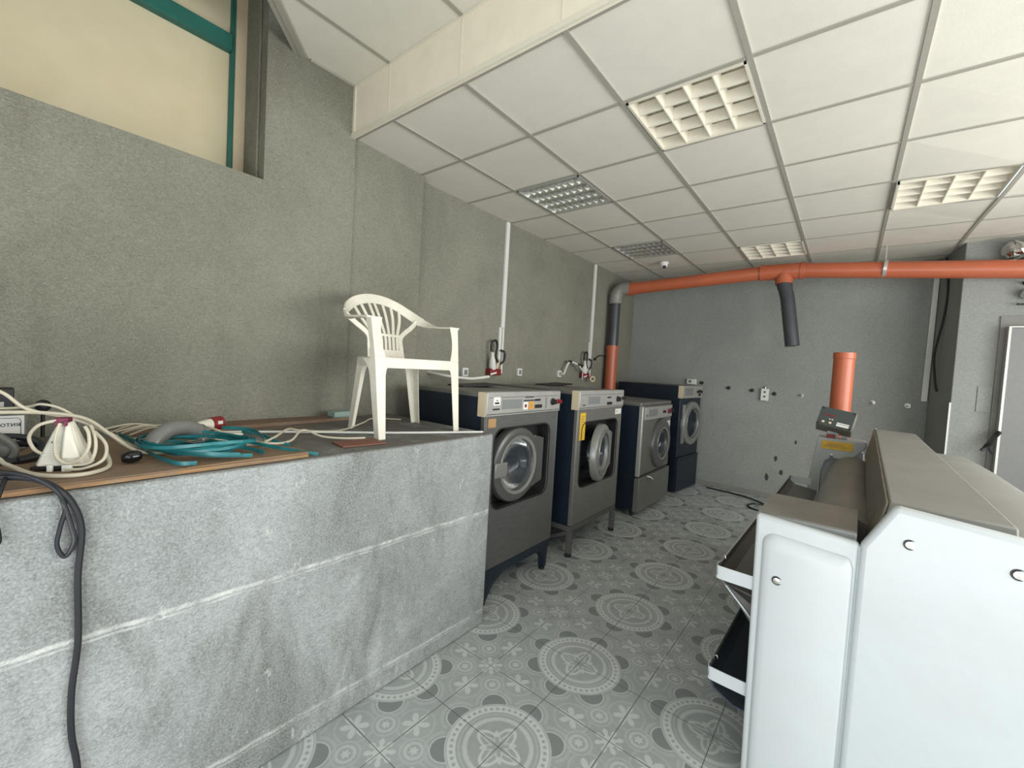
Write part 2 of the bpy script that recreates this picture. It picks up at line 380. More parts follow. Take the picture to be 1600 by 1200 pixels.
# near wall with the recessed window
m = MB()
wy0, wy1, wz0, wz1 = -.95, .99, 2.515, 3.72
m.plate_hole([(NX, -1.5, 0), (NX, 1.535, 0), (NX, 1.535, 4), (NX, -1.5, 4)], [(NX, wy0, wz0), (NX, wy1, wz0), (NX, wy1, wz1), (NX, wy0, wz1)], (-.36, 0, 0))
struct(m.build('wall_left_near', 'wall', smooth=False))
m = MB(); m.bb((-2.97, wy0-.02, wz0-.02), (-2.955, wy1+.02, wz1+.02)); wn = struct(m.build('window_1', 'cream', smooth=False))
m = MB()
gx0, gx1 = -2.955, -2.925
m.bb((gx0, .912, wz0+.001), (gx1, .932, wz1)); m.bb((gx0, wy0+.002, 3.279), (gx1+.02, .912, 3.368)); m.bb((gx0, wy0+.002, wz0+.001), (gx1, wy0+.03, wz1)); m.bb((gx0, wy0+.03, wz0+.001), (gx1, .912, wz0+.02))
f = m.build('window_frame', 'green', wn, bevel=.003); f['label'] = 'green painted window frame'
m = MB(); m.bb((gx0, .933, wz0+.001), (gx1+.01, wy1-.001, wz1)); m.build('jamb_strip', 'ivory', wn)
m = MB(); m.bb((-2.80, wy1-.012, wz0+.001), (-2.70, wy1-.0005, wz1)); m.build('reveal_batten', 'wall', wn, bevel=.003)
m = MB(); m.bb((-3.1, YB, 0), (2.8, YB+.2, 3.2)); struct(m.build('wall_back', 'wallback', smooth=False))
m = MB(); m.prism([(.71, YB-.001, 0), (.80, 5.9, 0), (2.8, 5.9, 0), (2.8, YB-.001, 0)], (0, 0, 3.2)); struct(m.build('wall_back_pier', 'wallback', bevel=.006))
m = MB(); m.bb((2.7, -1.5, 0), (2.9, 6.6, .9)); m.bb((2.7, -1.5, 2.6), (2.9, 6.6, 4)); m.bb((2.7, 4.9, .9), (2.9, 6.6, 2.6)); m.bb((2.7, -1.5, .9), (2.9, -.4, 2.6))
struct(m.build('wall_right', 'wall', smooth=False))
m = MB(); m.bb((-3.1, -1.6, 0), (-1.1, -1.5, 4)); m.bb((2.6, -1.6, 0), (2.9, -1.5, 4)); m.bb((-1.1, -1.6, 2.75), (2.6, -1.5, 4)); struct(m.build('wall_front', 'wall', smooth=False))
m = MB(); m.bb((-3.1, -1.6, 4.0), (2.9, 1.8, 4.1)); struct(m.build('ceiling_slab', 'tile', smooth=False))
m = MB(); m.bb((WX+.001, 4.0, .0), (WX+.013, YB, .07)); struct(m.build('baseboard_left', 'skirt'))
m = MB(); m.bb((WX+.014, YB-.014, .0), (.70, YB-.001, .065)); struct(m.build('baseboard_back', 'skirt', bevel=.003))
# lower suspended ceiling: tiles with T-bars, holes left for the luminaires
lights = {(-2, 2): 'mirror', (-2, 5): 'mirror', (0, 1): 'white', (2, 4): 'white', (0, 6): 'white'}
m = MB()
cols = list(range(-3, 7)); rows = list(range(0, 9))
for i in cols:
    for j in rows:
        if (i, j) in lights: continue
        x0, x1 = max(X0+i*T, WX-.1), min(X0+(i+1)*T, 2.75); y0, y1 = Y0+j*T, min(Y0+(j+1)*T, YB+.05)
        if x1 <= x0: continue
        m.mi = 0; dz = random.uniform(-.001, .001)
        m.quad((x0, y0, HC+.008+dz+sag(x0, y0)), (x0, y1, HC+.008+dz+sag(x0, y1)), (x1, y1, HC+.008+dz+sag(x1, y1)), (x1, y0, HC+.008+dz+sag(x1, y0)))
m.mi = 1
def bar(m, a, b, w=.024):
    dzb = .0015 if abs(a[0]-b[0]) > abs(a[1]-b[1]) else 0
    n = 1 if abs(a[0]-b[0])+abs(a[1]-b[1]) < .7 else int((abs(a[0]-b[0])+abs(a[1]-b[1]))/.3)
    p = [(a[0]+(b[0]-a[0])*k/n, a[1]+(b[1]-a[1])*k/n) for k in range(n+1)]
    m.band([(x, y, HC+.004+dzb+sag(x, y)) for x, y in p], (0, 1, 0) if abs(a[0]-b[0]) > abs(a[1]-b[1]) else (1, 0, 0), w, .008)
for i in cols[1:]: bar(m, (X0+i*T, Y0), (X0+i*T, YB))
for j in rows[1:]: bar(m, (WX-.1, Y0+j*T), (2.75, Y0+j*T), .02)
bar(m, (WX-.05, Y0+.012), (2.75, Y0+.012), .03)
struct(m.build('ceiling', ['tile', 'tbar'], smooth=False))
# beam fascia between the two ceiling levels
m = MB(); m.bb((NX-.1, Y0-.018, HC-.012), (2.75, Y0-.003, HU-.001)); struct(m.build('trim_1', 'fascia', smooth=False))
m = MB(); m.bb((NX-.03, Y0-.03, HC-.014), (2.75, Y0-.0181, HC+.012)); m.bb((NX+.001, Y0-.026, HC+.012), (NX+.022, Y0-.0181, HU)); m.bb((NX+.03, Y0-.026, HU-.012), (2.7, Y0-.0181, HU-.001))
for k in range(8): m.bb((X0-2*T+k*T-.004, Y0-.0205, HC+.012), (X0-2*T+k*T+.006, Y0-.0181, HU-.012))
struct(m.build('trim_2', 'louvre', smooth=False))
# upper ceiling with a diagonal cut beside the window
m = MB(); ca, cb = (-2.62, 1.19), (-2.10, .70)
m.mi = 0; m.prism([(NX-.03, Y0, HU), (ca[0], ca[1], HU), (cb[0], cb[1], HU), (cb[0], -1.5, HU), (2.75, -1.5, HU), (2.75, Y0, HU)], (0, 0, .02))
m.mi = 1
for k in range(-2, 6): m.bb((X0+k*T-.012, (.75 if k == -2 else -1.5), HU-.005), (X0+k*T+.012, Y0-.02, HU-.0005))
for k in range(1, 5): m.bb((-2.1 if k > 1 else -2.1, Y0-k*T-.01, HU-.004), (2.75, Y0-k*T+.01, HU-.0005))
struct(m.build('ceiling_upper', ['tile', 'tbar'], smooth=False))
m = MB(); d = Vector((cb[0]-ca[0], cb[1]-ca[1], 0)).normalized()
m.band([Vector((ca[0], ca[1], HU+.03)), Vector((cb[0], cb[1], HU+.03))], (0, 0, 1), .10, .03)
m.band([Vector((ca[0]-.01, ca[1]-.02, HU-.01)), Vector((cb[0]-.01, cb[1]-.02, HU-.01))], (0, 0, 1), .012, .05)
m.band([Vector((cb[0], cb[1], HU+.03)), Vector((cb[0], -1.5, HU+.03))], (0, 0, 1), .10, .03)
m.band([Vector((NX+.008, ca[1]+.03, HU-.005)), Vector((NX+.008, Y0-.03, HU-.005))], (0, 0, 1), .02, .014)
struct(m.build('trim_3', 'tbar', smooth=False))

# ------------------------------------------------------------------ luminaires
def luminaire(i, j, kind, label):
    x0, y0 = X0+i*T, Y0+j*T; z = HC+sag(x0+.3, y0+.3)
    t = thing('ceiling_light', label, 'light', (x0+.3, y0+.3, z), 0, 'recessed square louvre lights in the suspended ceiling')
    h = .285; mm = 'louvre' if kind == 'white' else 'mirror'
    m = MB()
    for a, b in (((-h, -h), (h, -h+.012)), ((-h, h-.012), (h, h)), ((-h, -h), (-h+.012, h)), ((h-.012, -h), (h, h))): m.bb((a[0], a[1], -.004), (b[0], b[1], .07))
    m.build('frame', 'louvre' if kind == 'white' else 'alu', t)
    m = MB(); m.bb((-h, -h, .105), (h, h, .11))
    for a, b in (((-h, -h), (h, -h+.003)), ((-h, h-.003), (h, h)), ((-h, -h), (-h+.003, h)), ((h-.003, -h), (h, h))): m.bb((a[0], a[1], .07), (b[0], b[1], .105))
    m.build('housing', 'louvre', t)
    m = MB(); q = h-.012
    if kind == 'white':
        for k in range(1, 4):
            x = -q+2*q*k/4; m.prism([(x-.003, -q, 0), (x+.003, -q, 0), (x+.014, -q, .06), (x-.014, -q, .06)], (0, 2*q, 0))
        for k in range(0, 5):
            y = -q+2*q*k/4
            m.prism([(-q, max(y-.004, -q), .004), (-q, min(y+.004, q), .004), (-q, min(y+.020, q), .06), (-q, max(y-.020, -q), .06)], (2*q, 0, 0))
    else:
        for k in range(0, 5):      # parabolic side reflectors run across the room
            y = -q+2*q*k/4
            for sg in (-1, 1):
                if (k == 0 and sg < 0) or (k == 4 and sg > 0): continue
                sec = [(y, .0), (y+sg*.006, .0), (y+sg*.016, .018), (y+sg*.034, .040), (y+sg*.052, .056), (y+sg*.052, .060), (y, .06)]
                m.prism([(-q, a_, b_) for a_, b_ in sec], (2*q, 0, 0))
        for k in range(1, 9):
            x = -q+2*q*k/9; m.prism([(x-.0015, -q, .004), (x+.0015, -q, .004), (x+.010, -q, .045), (x-.010, -q, .045)], (0, 2*q, 0))
    m.build('louvre', mm, t, smooth=False)
    m = MB(); n = 4
    for k in range(n):
        c = -q+2*q*(k+.5)/n
        if True: m.cyl((-q+.01, c, .082), (q-.01, c, .082), .013, 12)
        else: m.cyl((c, -q+.01, .08), (c, q-.01, .08), .013, 12)
    m.build('tube_lamps', 'white', t)
    return t
luminaire(0, 1, 'white', 'large white louvre ceiling light nearest the camera, above the aisle')
luminaire(2, 4, 'white', 'white louvre ceiling light at the right edge, above the ironing machine')
luminaire(0, 6, 'white', 'small distant white louvre ceiling light just before the orange pipe')
luminaire(-2, 2, 'mirror', 'mirrored louvre ceiling light nearer the left wall, before the first cable duct')
luminaire(-2, 5, 'mirror', 'distant mirrored louvre ceiling light beside the dome camera')
# dome camera
t = thing('dome_camera', 'small white dome security camera on the ceiling by the back wall', 'camera', (-1.93, 5.42, HC-.001))
m = MB(); m.lathe((0, 0, 0), (0, 0, -1), [(0, 0), (.055, 0), (.058, .01), (.05, .03), (.046, .035)]); m.build('base', 'white', t)
m = MB(); m.lathe((0, 0, -.035), (0, 0, -1), [(.046, -.01), (.045, .005), (.036, .028), (.02, .04), (0, .044)]); e = m.build('eyeball', 'white', t)
m = MB(); m.lathe((.012, -.018, -.06), (.35, -.75, -.4), [(0, -.01), (.022, -.01), (.022, .014), (0, .018)]); m.build('lens', 'dark', t)

# ------------------------------------------------------------------ counter block
t = tag(MB().prism([(-2.619, -1.45, .001), (-2.619, 1.536, .001), (-2.640, 1.537, .001), (-2.664, 1.905, .001), (-1.62, 1.905, .001), (-1.62, -1.45, .001)], (0, 0, 1.154)).build('concrete_counter', 'counter', None, bevel=.012, loc=None), 'long waist-high grey painted concrete counter along the left wall', 'counter')
# ------------------------------------------------------------------ washing machines
def ring_prof(ro, ri, th): return [(ri, -.02), (ri, th*.45), (ri+.012, th*.9), (ri+.03, th), (ro-.03, th), (ro-.008, th*.8), (ro, th*.4), (ro, -.02)]
def door_mesh(parent, c, ro, ri, mring, flange=True, name='door', handle=True, ajar=0, hingey=1):
    """round porthole door; hinge on the +y side"""
    piv = bpy.data.objects.new(name, None)
    bpy.data.objects.remove(piv)
    m = MB(); hy = c[1]+hingey*(ro+.03)
    P = lambda x, y, z: (x-c[0], y-hy, z-c[2])
    m.lathe(P(*c), (1, 0, 0), ring_prof(ro, ri, .045), 56, close=True)
    if flange:
        m.prism([P(c[0]-.0, c[1]+ro*.70, c[2]+ro*.72), P(c[0], c[1]+ro+.045, c[2]+ro*.60), P(c[0], c[1]+ro+.045, c[2]-ro*.60), P(c[0], c[1]+ro*.70, c[2]-ro*.72)], (.036, 0, 0))
    d = m.build(name, mring, parent, bevel=.003); d.location = (c[0], hy, c[2]); d.rotation_euler = (0, 0, R(ajar))
    m = MB(); m.lathe(P(*c), (1, 0, 0), [(ri+.004, .015), (ri*.97, -.01), (ri*.85, -.05), (ri*.55, -.085), (0, -.095)], 48); m.build('door_glass', 'glass', d)
    m = MB(); m.lathe(P(*c), (1, 0, 0), [(ri+.002, .047), (ri+.022, .053), (ri+.026, .047), (ri+.014, .043), (ri+.002, .043)], 48, close=True); m.build('glass_rim', 'ringlight', d)
    if handle:
        m = MB(); m.bb(P(c[0]+.03, c[1]-ro*1.0, c[2]-.055), P(c[0]+.058, c[1]-ro*.52, c[2]+.04)); m.build('door_handle', 'ringlight', d, bevel=.006)
    return d
def washer(label, loc, rz, W, D, zb, H, ctrl, rec, dc, ro, ri, frontm='steel', ajar=0, mring='ring', handle=True):
    t = thing('washing_machine', label, 'washing machine', (loc[0], loc[1], 0), rz)
    F = .13
    m = MB(); m.mi = 0
    m.quad((-D, 0, zb), (-F, 0, zb), (-F, 0, H-.02), (-D, 0, H-.02)); m.quad((-D, W, zb), (-F, W, zb), (-F, W, H-.02), (-D, W, H-.02))
    m.quad((-D, 0, zb), (-D, W, zb), (-D, W, H-.02), (-D, 0, H-.02)); m.quad((-D, 0, zb), (-F, 0, zb), (-F, W, zb), (-D, W, zb)); m.quad((-D, 0, H-.02), (-F, 0, H-.02), (-F, W, H-.02), (-D, W, H-.02))
    m.bb((-F-.001, 0, zb), (-.035, .012, ctrl)); m.bb((-F-.001, W-.012, zb), (-.035, W, ctrl)); m.bb((-F-.001, 0, ctrl), (-.061, W, H-.031))
    for y in (-.001, W-.001): m.box((-D*.55, y+.001, (zb+H)/2), (.012, .006, (H-zb)*.9))
    m.build('body', 'blue', t, smooth=False)
    m = MB(); m.bb((-D-.005, -.004, H-.03), (-.001, W+.004, H)); m.build('top', 'steel', t, bevel=.006)
    # steel front with window recess
    m = MB(); m.plate_hole([(0, .0125, zb), (0, W-.0125, zb), (0, W-.0125, ctrl), (0, .0125, ctrl)], rrect(rec[0], rec[1], rec[2], rec[3], .07, 0), (-F+.01, 0, 0))
    m.bb((-.034, -.001, zb+.001), (-.0005, .012, ctrl)); m.bb((-.034, W-.012, zb+.001), (-.0005, W+.001, ctrl))
    fp = m.build('front_panel', frontm, t, bevel=.004)
    m = MB(); o = rrect(rec[0], rec[1], rec[2]+.008, rec[3]+.008, .078, .001); i = rrect(rec[0], rec[1], rec[2]-.001, rec[3]-.001, .07, .001); m.plate_hole(o, i, (.004, 0, 0)); m.build('recess_gasket', 'dark', fp)
    m = MB(); m.loft([rrect(rec[0], rec[1], rec[2]-.0015, rec[3]-.0015, .07, x_) for x_ in (-.004, -.099)], caps=False); m.build('recess_liner', 'anth', fp)
    m = MB(); m.plate_hole(rrect(rec[0], rec[1], rec[2]+.02, rec[3]+.02, .07, -.10), circ(dc[0], dc[1], ri+.01, -.10), (-.02, 0, 0)); m.build('recess_plate', 'anth', t)
    m = MB(); m.lathe((-.12, dc[0], dc[1]), (-1, 0, 0), [(ri+.02, 0), (ri+.015, .03), (ri+.05, .04), (ri+.05, .3), (0, .3)], 40)
    for k in range(3):
        a = 2*PI*k/3+.5; m.box((-.28, dc[0]+(ri+.02)*math.cos(a), dc[1]+(ri+.02)*math.sin(a)), (.24, .05, .03), (a, 0, 0))
    m.build('drum', 'drum', t)
    door_mesh(t, (-.045, dc[0], dc[1]), ro, ri, mring, ajar=ajar, handle=handle)
    # control panel housing
    m = MB(); m.bb((-.06, -.003, ctrl), (.012, W+.003, H+.006)); cp = m.build('control_panel', 'panel', t, bevel=.006)
    m = MB(); m.bb((-.062, -.006, ctrl-.002), (.004, -.0032, H+.004)); m.build('end_trim', 'ivory', cp, bevel=.002)
    hp = H-ctrl
    m = MB(); m.bb((.0122, .02, ctrl+hp*.80), (.0132, W-.02, ctrl+hp*.815)); m.bb((.0122, .0, ctrl+.012), (.0132, W, ctrl+.016)); m.build('panel_seam', 'dark', cp)
    m = MB(); m.bb((.0122, W*.17, ctrl+hp*.28), (.0135, W*.42, ctrl+hp*.70)); m.build('program_chart', 'greyplate', cp)
    return t, cp, fp
def knob(parent, x, y, z, r, mt, d=.03, name='knob'):
    m = MB(); m.lathe((x, y, z), (1, 0, 0), [(r*1.25, 0), (r*1.25, .006), (r, .008), (r*.9, d), (0, d)], 20); m.box((x+d, y, z), (.008, r*.4, r*1.7)); m.build(name, mt, parent)
# machine 1
t, cp, fp = washer('tall steel-fronted washing machine nearest the concrete counter, orange stickers on its panel', (-1.735, 1.95, 0), 0, .845, .70, .235, 1.385, 1.237,
    (.42, .887, .315, .262), (.375, .885), .262, .178, 'steel_dark')
z0 = 1.237
m = MB(); m.bb((.0122, .058, z0+.070), (.014, .125, z0+.122)); l = m.build('maker_plate', 'white', cp)
m = MB(); m.bb((.0141, .07, z0+.078), (.0146, .113, z0+.090)); m.bb((.0141, .083, z0+.098), (.0146, .10, z0+.104)); m.build('logo_mark', 'dark', l)
m = MB(); m.bb((.0122, .055, z0+.040), (.014, .12, z0+.050)); m.build('name_strip', 'anth', cp)
m = MB(); m.bb((.0122, .372, z0+.030), (.014, .425, z0+.082)); st = m.build('sticker', 'white', cp); st['label'] = 'white sticker with red dot'
m = MB(); m.lathe((.0141, .398, z0+.056), (1, 0, 0), [(.013, 0), (.013, .0005), (0, .0006)], 16); m.build('red_dot', 'red', st)
m = MB(); m.bb((.0122, .440, z0+.030), (.014, .493, z0+.082)); st = m.build('sticker', 'orangelabel', cp); st['label'] = 'orange warning sticker'
m = MB(); m.lathe((.0141, .466, z0+.056), (1, 0, 0), [(.014, 0), (.014, .0005), (0, .0006)], 16); m.build('dark_dot', 'tan', st)
m = MB(); m.bb((.0122, .375, z0+.088), (.014, .50, z0+.096)); m.bb((.0122, .505, z0+.086), (.014, .575, z0+.100)); m.bb((.0122, .39, z0+.112), (.014, .49, z0+.117)); m.build('printed_lines', 'anth', cp)
m = MB(); m.bb((.0122, .508, z0+.036), (.020, .59, z0+.060)); m.build('push_buttons', 'dark', cp, bevel=.002)
m = MB(); m.bb((.0122, .64, z0+.03), (.014, .66, z0+.11)); m.build('scale_print', 'greyplate', cp)
knob(cp, .012, .735, z0+.075, .021, 'dark'); knob(cp, .012, .812, z0+.075, .015, 'red')
m = MB(); m.bb((.0005, .03, 1.165), (.003, .105, 1.222)); l = m.build('label_residue', 'tan', fp)
m = MB(); m.bb((-.66, .005, .17), (-.004, .84, .232)); bs = m.build('plinth', 'blue', t, bevel=.004)
for x, y in ((-.03, .10), (-.03, .79), (-.62, .10), (-.62, .79)):
    s = 1 if y < .4 else -1
    m = MB(); m.prism([(x-.028, y-.09, .17), (x-.028, y+.20, .17), (x-.028, y+.075, .11), (x-.028, y+.012, .02), (x-.028, y-.022, .02), (x-.028, y-.03-.0, .10)] if s > 0 else
        [(x-.028, y-.085, .17), (x-.028, y+.035, .17), (x-.028, y+.03, .10), (x-.028, y+.022, .02), (x-.028, y-.012, .02), (x-.028, y-.02, .10)], (.05, 0, 0)); lg = m.build('leg', 'blue', t, bevel=.003)
    m = MB(); m.cyl((x, y, .001), (x, y, .02), .022, 16); m.build('foot', 'dark', lg)
# machine 2
t, cp, fp = washer('steel-fronted washing machine with yellow strip label and its round door ajar', (-1.705, 3.05, 0), 0, .86, .85, .262, 1.385, 1.232,
    (.425, .845, .345, .275), (.40, .84), .255, .175, 'steel', ajar=12, mring='ringlight', handle=False)
z0 = 1.232
m = MB(); m.bb((.0122, .05, z0+.035), (.014, .10, z0+.043)); m.build('name_strip', 'anth', cp)
m = MB(); m.bb((.0122, .50, z0+.028), (.018, .60, z0+.052)); m.build('push_buttons', 'dark', cp, bevel=.002)
m = MB(); m.bb((.0122, .50, z0+.088), (.014, .58, z0+.100)); m.build('printed_lines', 'anth', cp)
knob(cp, .012, .72, z0+.075, .022, 'dark'); knob(cp, .012, .83, z0+.080, .014, 'anth')
m = MB(); m.bb((.0005, .045, .975), (.003, .135, 1.205)); l = m.build('yellow_label', 'yellow', fp); l['label'] = 'yellow strip label with dark print'
m = MB()
for k in range(9): m.bb((.0031, .062, .995+k*.022), (.0036, .062+random.uniform(.03, .055), 1.003+k*.022))
m.build('label_print', 'tan', l)
m = MB(); m.bb((.0005, .71, 1.16), (.003, .84, 1.212)); l = m.build('white_label', 'white', fp, bevel=.0015)
m = MB(); m.lathe((.0031, .74, 1.186), (1, 0, 0), [(.009, 0), (.009, .0005), (0, .0006)], 12); m.build('label_hole', 'tan', l)
m = MB()
for y in (.02, .84):
    m.bb((-.80, y-.02, .215), (-.0, y+.02, .258))
for x in (-.02, -.78): m.bb((x-.02, .041, .215), (x+.02, .819, .258))
st = m.build('stand_frame', 'steel_dark', t, bevel=.003); st['label'] = 'grey square-tube stand'
for x, y in ((-.02, .02), (-.02, .84), (-.78, .02), (-.78, .84)):
    m = MB(); m.bb((x-.021, y-.021, .03), (x+.021, y+.021, .214)); lg = m.build('leg', 'steel_dark', t, bevel=.003)
    m = MB(); m.cyl((x, y, .001), (x, y, .03), .026, 14); m.build('foot', 'dark', lg)
m = MB(); m.band([(-.02, .055, .20), (-.35, .02, .05), (-.74, .02, .06)], (0, 0, 1), .03, .015); m.build('brace', 'steel_dark', t)
# machine 3: smaller steel washer / dryer
t = thing('washing_machine', 'lower steel-fronted washing machine with a drawer panel, third from the counter', 'washing machine', (-1.70, 4.43, 0))
W3 = .97
m = MB(); m.bb((-.80, .0, .40), (-.03, W3, 1.205)); m.bb((-.80, .02, .06), (-.03, W3-.02, .399)); m.build('body', 'blue', t, bevel=.004)
m = MB(); m.bb((-.80, -.005, 1.206), (-.01, W3+.005, 1.245)); m.build('top', 'steel', t, bevel=.008)
m = MB(); m.plate_hole([(0, .0, .445), (0, W3, .445), (0, W3, 1.205), (0, .0, 1.205)], circ(.60, .755, .245, 0, 40), (-.029, 0, 0)); fp = m.build('front_panel', 'steel', t, bevel=.003)
m = MB(); m.bb((-.029, -.012, .445), (.012, .03, 1.205)); m.build('edge_strip', 'alu', fp, bevel=.004)
m = MB(); m.bb((.001, .05, 1.055), (.022, .93, 1.195)); cp = m.build('control_panel', 'panel', t, bevel=.004)
m = MB(); m.bb((.0225, .15, 1.09), (.0235, .42, 1.17)); m.build('program_chart', 'greyplate', cp)
m = MB(); m.bb((.0225, .60, 1.11), (.030, .69, 1.14)); m.build('push_buttons', 'dark', cp)
m = MB(); m.bb((.0225, .07, 1.10), (.0235, .12, 1.11)); m.build('name_strip', 'anth', cp)
knob(cp, .022, .80, 1.125, .025, 'maroon'); knob(cp, .022, .90, 1.13, .025, 'dark')
m = MB(); m.bb((.001, .80, .93), (.004, .94, 1.0)); m.build('white_label', 'white', fp, bevel=.001)
door_mesh(t, (.002, .60, .755), .29, .17, 'ring', flange=False, handle=False)
m = MB(); m.bb((-.03, -.02, .06), (.03, W3-.02, .43)); dp = m.build('drawer_panel', 'steel', t, bevel=.006)
m = MB(); m.tube(smooth_path([(.031, .20, .425), (.06, .24, .41), (.05, .34, .37)], 5), .008); m.build('latch', 'white', dp)
for y in (.04, W3-.04):
    for x in (-.06, -.74): MB().cyl((x, y, .001), (x, y, .06), .02, 12).build('foot', 'dark', t)
# machine 4: blue dryer in the corner
t = thing('tumble_dryer', 'dark blue dryer with a pale ring door in the far corner by the back wall', 'dryer', (-1.70, 5.73, 0), R(-6))
W4 = .70
m = MB(); m.bb((-.92, 0, .02), (0, W4, 1.425)); m.build('body', 'blue', t, bevel=.005)
m = MB(); m.bb((.001, .0, 1.265), (.018, W4, 1.43)); cp = m.build('control_panel', 'panel', t, bevel=.003)
m = MB(); m.bb((-.03, -.004, 1.265), (.019, .022, 1.43)); m.build('end_trim', 'ivory', cp)
m = MB(); m.bb((.0185, .10, 1.30), (.0195, .36, 1.40)); m.build('program_chart', 'greyplate', cp)
for y, z in ((.52, 1.35), (.585, 1.36), (.585, 1.31), (.645, 1.35)): knob(cp, .018, y, z, .017, 'anth', .02)
door_mesh(t, (.006, .37, .92), .30, .21, 'ringlight', flange=False, handle=False)
m = MB(); m.bb((.002, .075, .66), (.03, .13, 1.18)); m.build('hinge_plate', 'ringlight', t, bevel=.004)
m = MB(); m.bb((.001, .01, .02), (.02, W4-.01, .445)); m.bb((.001, .0, .45), (.026, W4, .475)); m.build('lower_panel', 'blue', t, bevel=.003)

# ------------------------------------------------------------------ plastic chair on the counter
t = thing('plastic_chair', 'white plastic stacking garden armchair standing on the concrete counter', 'chair', (-2.0, 1.53, 1.156))
def legmb(bx, by, tx, ty, h, sx, sy, fl=.05):
    """L-section leg; outer corner runs from (bx,by,0) to (tx,ty,h); arms point inwards (-sx,-sy)"""
    m = MB(); loops = []; n = 14
    for k in range(n+1):
        f = k/n; z = f*h; x = bx+(tx-bx)*f; y = by+(ty-by)*f
        w_ = .040+.022*f; g = max(0, (f-.80)/.2); wy = w_+fl*1.1*g*g; wx = w_*1.0+fl*g*g; th = .006
        loops.append([(x, y, z), (x-sx*wx, y, z), (x-sx*wx, y-sy*th, z), (x-sx*th, y-sy*th, z), (x-sx*th, y-sy*wy, z), (x, y-sy*wy, z)])
    return m.loft(loops)
SH = .405
for sy, yb, yt in ((-1, -.292, -.302), (1, .258, .272)): legmb(.205, yb, .160, yt, SH, 1, sy).build('leg', 'plastic', t, bevel=.002)
for sy, yb, yt in ((-1, -.222, -.180), (1, .262, .205)): legmb(-.20, yb, -.195, yt, SH, -1, sy).build('leg', 'plastic', t, bevel=.002)
m = MB()   # seat: dished shell with rolled front and apron
N = 10; loops = []
for i in range(N+1):
    x = -.205+.365*i/N; hw = .190+.092*i/N; row = []
    for j in range(N+1):
        y = -hw+2*hw*j/N; z = SH+.006-.018*(1-(2*j/N-1)**2)*(math.sin(PI*i/N)**.5) - (.012 if i == N else 0)
        row.append((x, y+.010-.025*i/N, z))
    loops.append(row)
m.loft(loops, ring=False, caps=False)
sm = m.build('seat', 'plastic', t); so = sm.modifiers.new('solid', 'SOLIDIFY'); so.thickness = .006
m = MB()
m.band([(.160, -.290, SH-.020), (.160, .260, SH-.020)], (0, 0, 1), .054, .006)
m.band([(-.202, -.175, SH-.018), (-.202, .195, SH-.018)], (0, 0, 1), .044, .006)
for s in (-1, 1): m.band([(-.20, s*.186+.010, SH-.018), (.158, s*.278-.015, SH-.02)], (0, 0, 1), .046, .006)
m.build('seat_apron', 'plastic', t, bevel=.002)
rim = [(.110, -.300, .612), (.04, -.302, .615), (-.04, -.300, .618), (-.13, -.290, .625), (-.22, -.265, .645), (-.295, -.220, .690), (-.340, -.145, .740), (-.358, -.05, .770), (-.358, .05, .772), (-.340, .145, .748), (-.295, .225, .700), (-.22, .272, .652), (-.13, .290, .627), (-.04, .290, .618), (.04, .288, .615), (.110, .285, .612)]
rim = [(x, y+(.11-x)*.05, z) for x, y, z in rim]
RP = smooth_path(rim, 5); nR = len(RP)
wd = []
for p in RP:
    bl = min(1, max(0, (-p.x-.10)/.16)); s = -1 if p.y < 0 else 1
    wd.append(Vector((0, s*1.0, 0)).lerp(Vector((-.18, 0, 1)), bl))
i0, i1 = 20, nR-21
m = MB(); m.band(RP[i0:i1+1], wd[i0:i1+1], .058, .011)
slat = []
for k in range(9):
    f = k/8*2-1
    jt = min(range(i0, i1+1), key=lambda q: abs(RP[q].y-(f*.225+.022)))
    tp = RP[jt]
    if abs(f) == 1: tp = RP[i0+2] if f < 0 else RP[i1-2]
    mid = (-.245, f*.118+.030, .545); bt = (-.204, f*.118+.022, SH-.005)
    pth = smooth_path([bt, (-.222, f*.113+.025, .465), mid, ((mid[0]+tp.x)/2-.005, (mid[1]*1.25+tp.y)/2-.0+f*.0, (.555+tp.z)/2), (tp.x, tp.y, tp.z-.012)], 5)
    wds = [.017+.004*abs(f) if abs(f) < 1 else .030]*len(pth)
    m.band(pth, (0, 1, 0), wds, .008)
m.band([(-.246, -.090, .55), (-.246, .150, .55)], (0, 0, 1), .016, .010)
m.band([(-.210, -.095, .425), (-.210, .140, .425)], (0, 0, 1), .07, .008)
m.build('backrest', 'plastic', t, bevel=.002)
for s, seg, wseg in ((-1, RP[:i0+1], wd[:i0+1]), (1, RP[i1:], wd[i1:])):
    m = MB(); m.band(seg, wseg, .050, .011)
    py = -.306 if s < 0 else .296; qy = -.302 if s < 0 else .272; loops = []
    for k in range(9):
        f = k/8; z = SH+(.616-SH)*f; x = .160-.045*f; y = qy+(py-qy)*f; wy = .066-.018*math.sin(PI*f)+.0*f; wx = .052-.016*math.sin(PI*min(1, f*1.1)); th = .006
        loops.append([(x, y, z), (x-wx, y, z), (x-wx, y-s*th, z), (x-th, y-s*th, z), (x-th, y-s*wy, z), (x, y-s*wy, z)])
    m.loft(loops); m.build('armrest', 'plastic', t, bevel=.002)

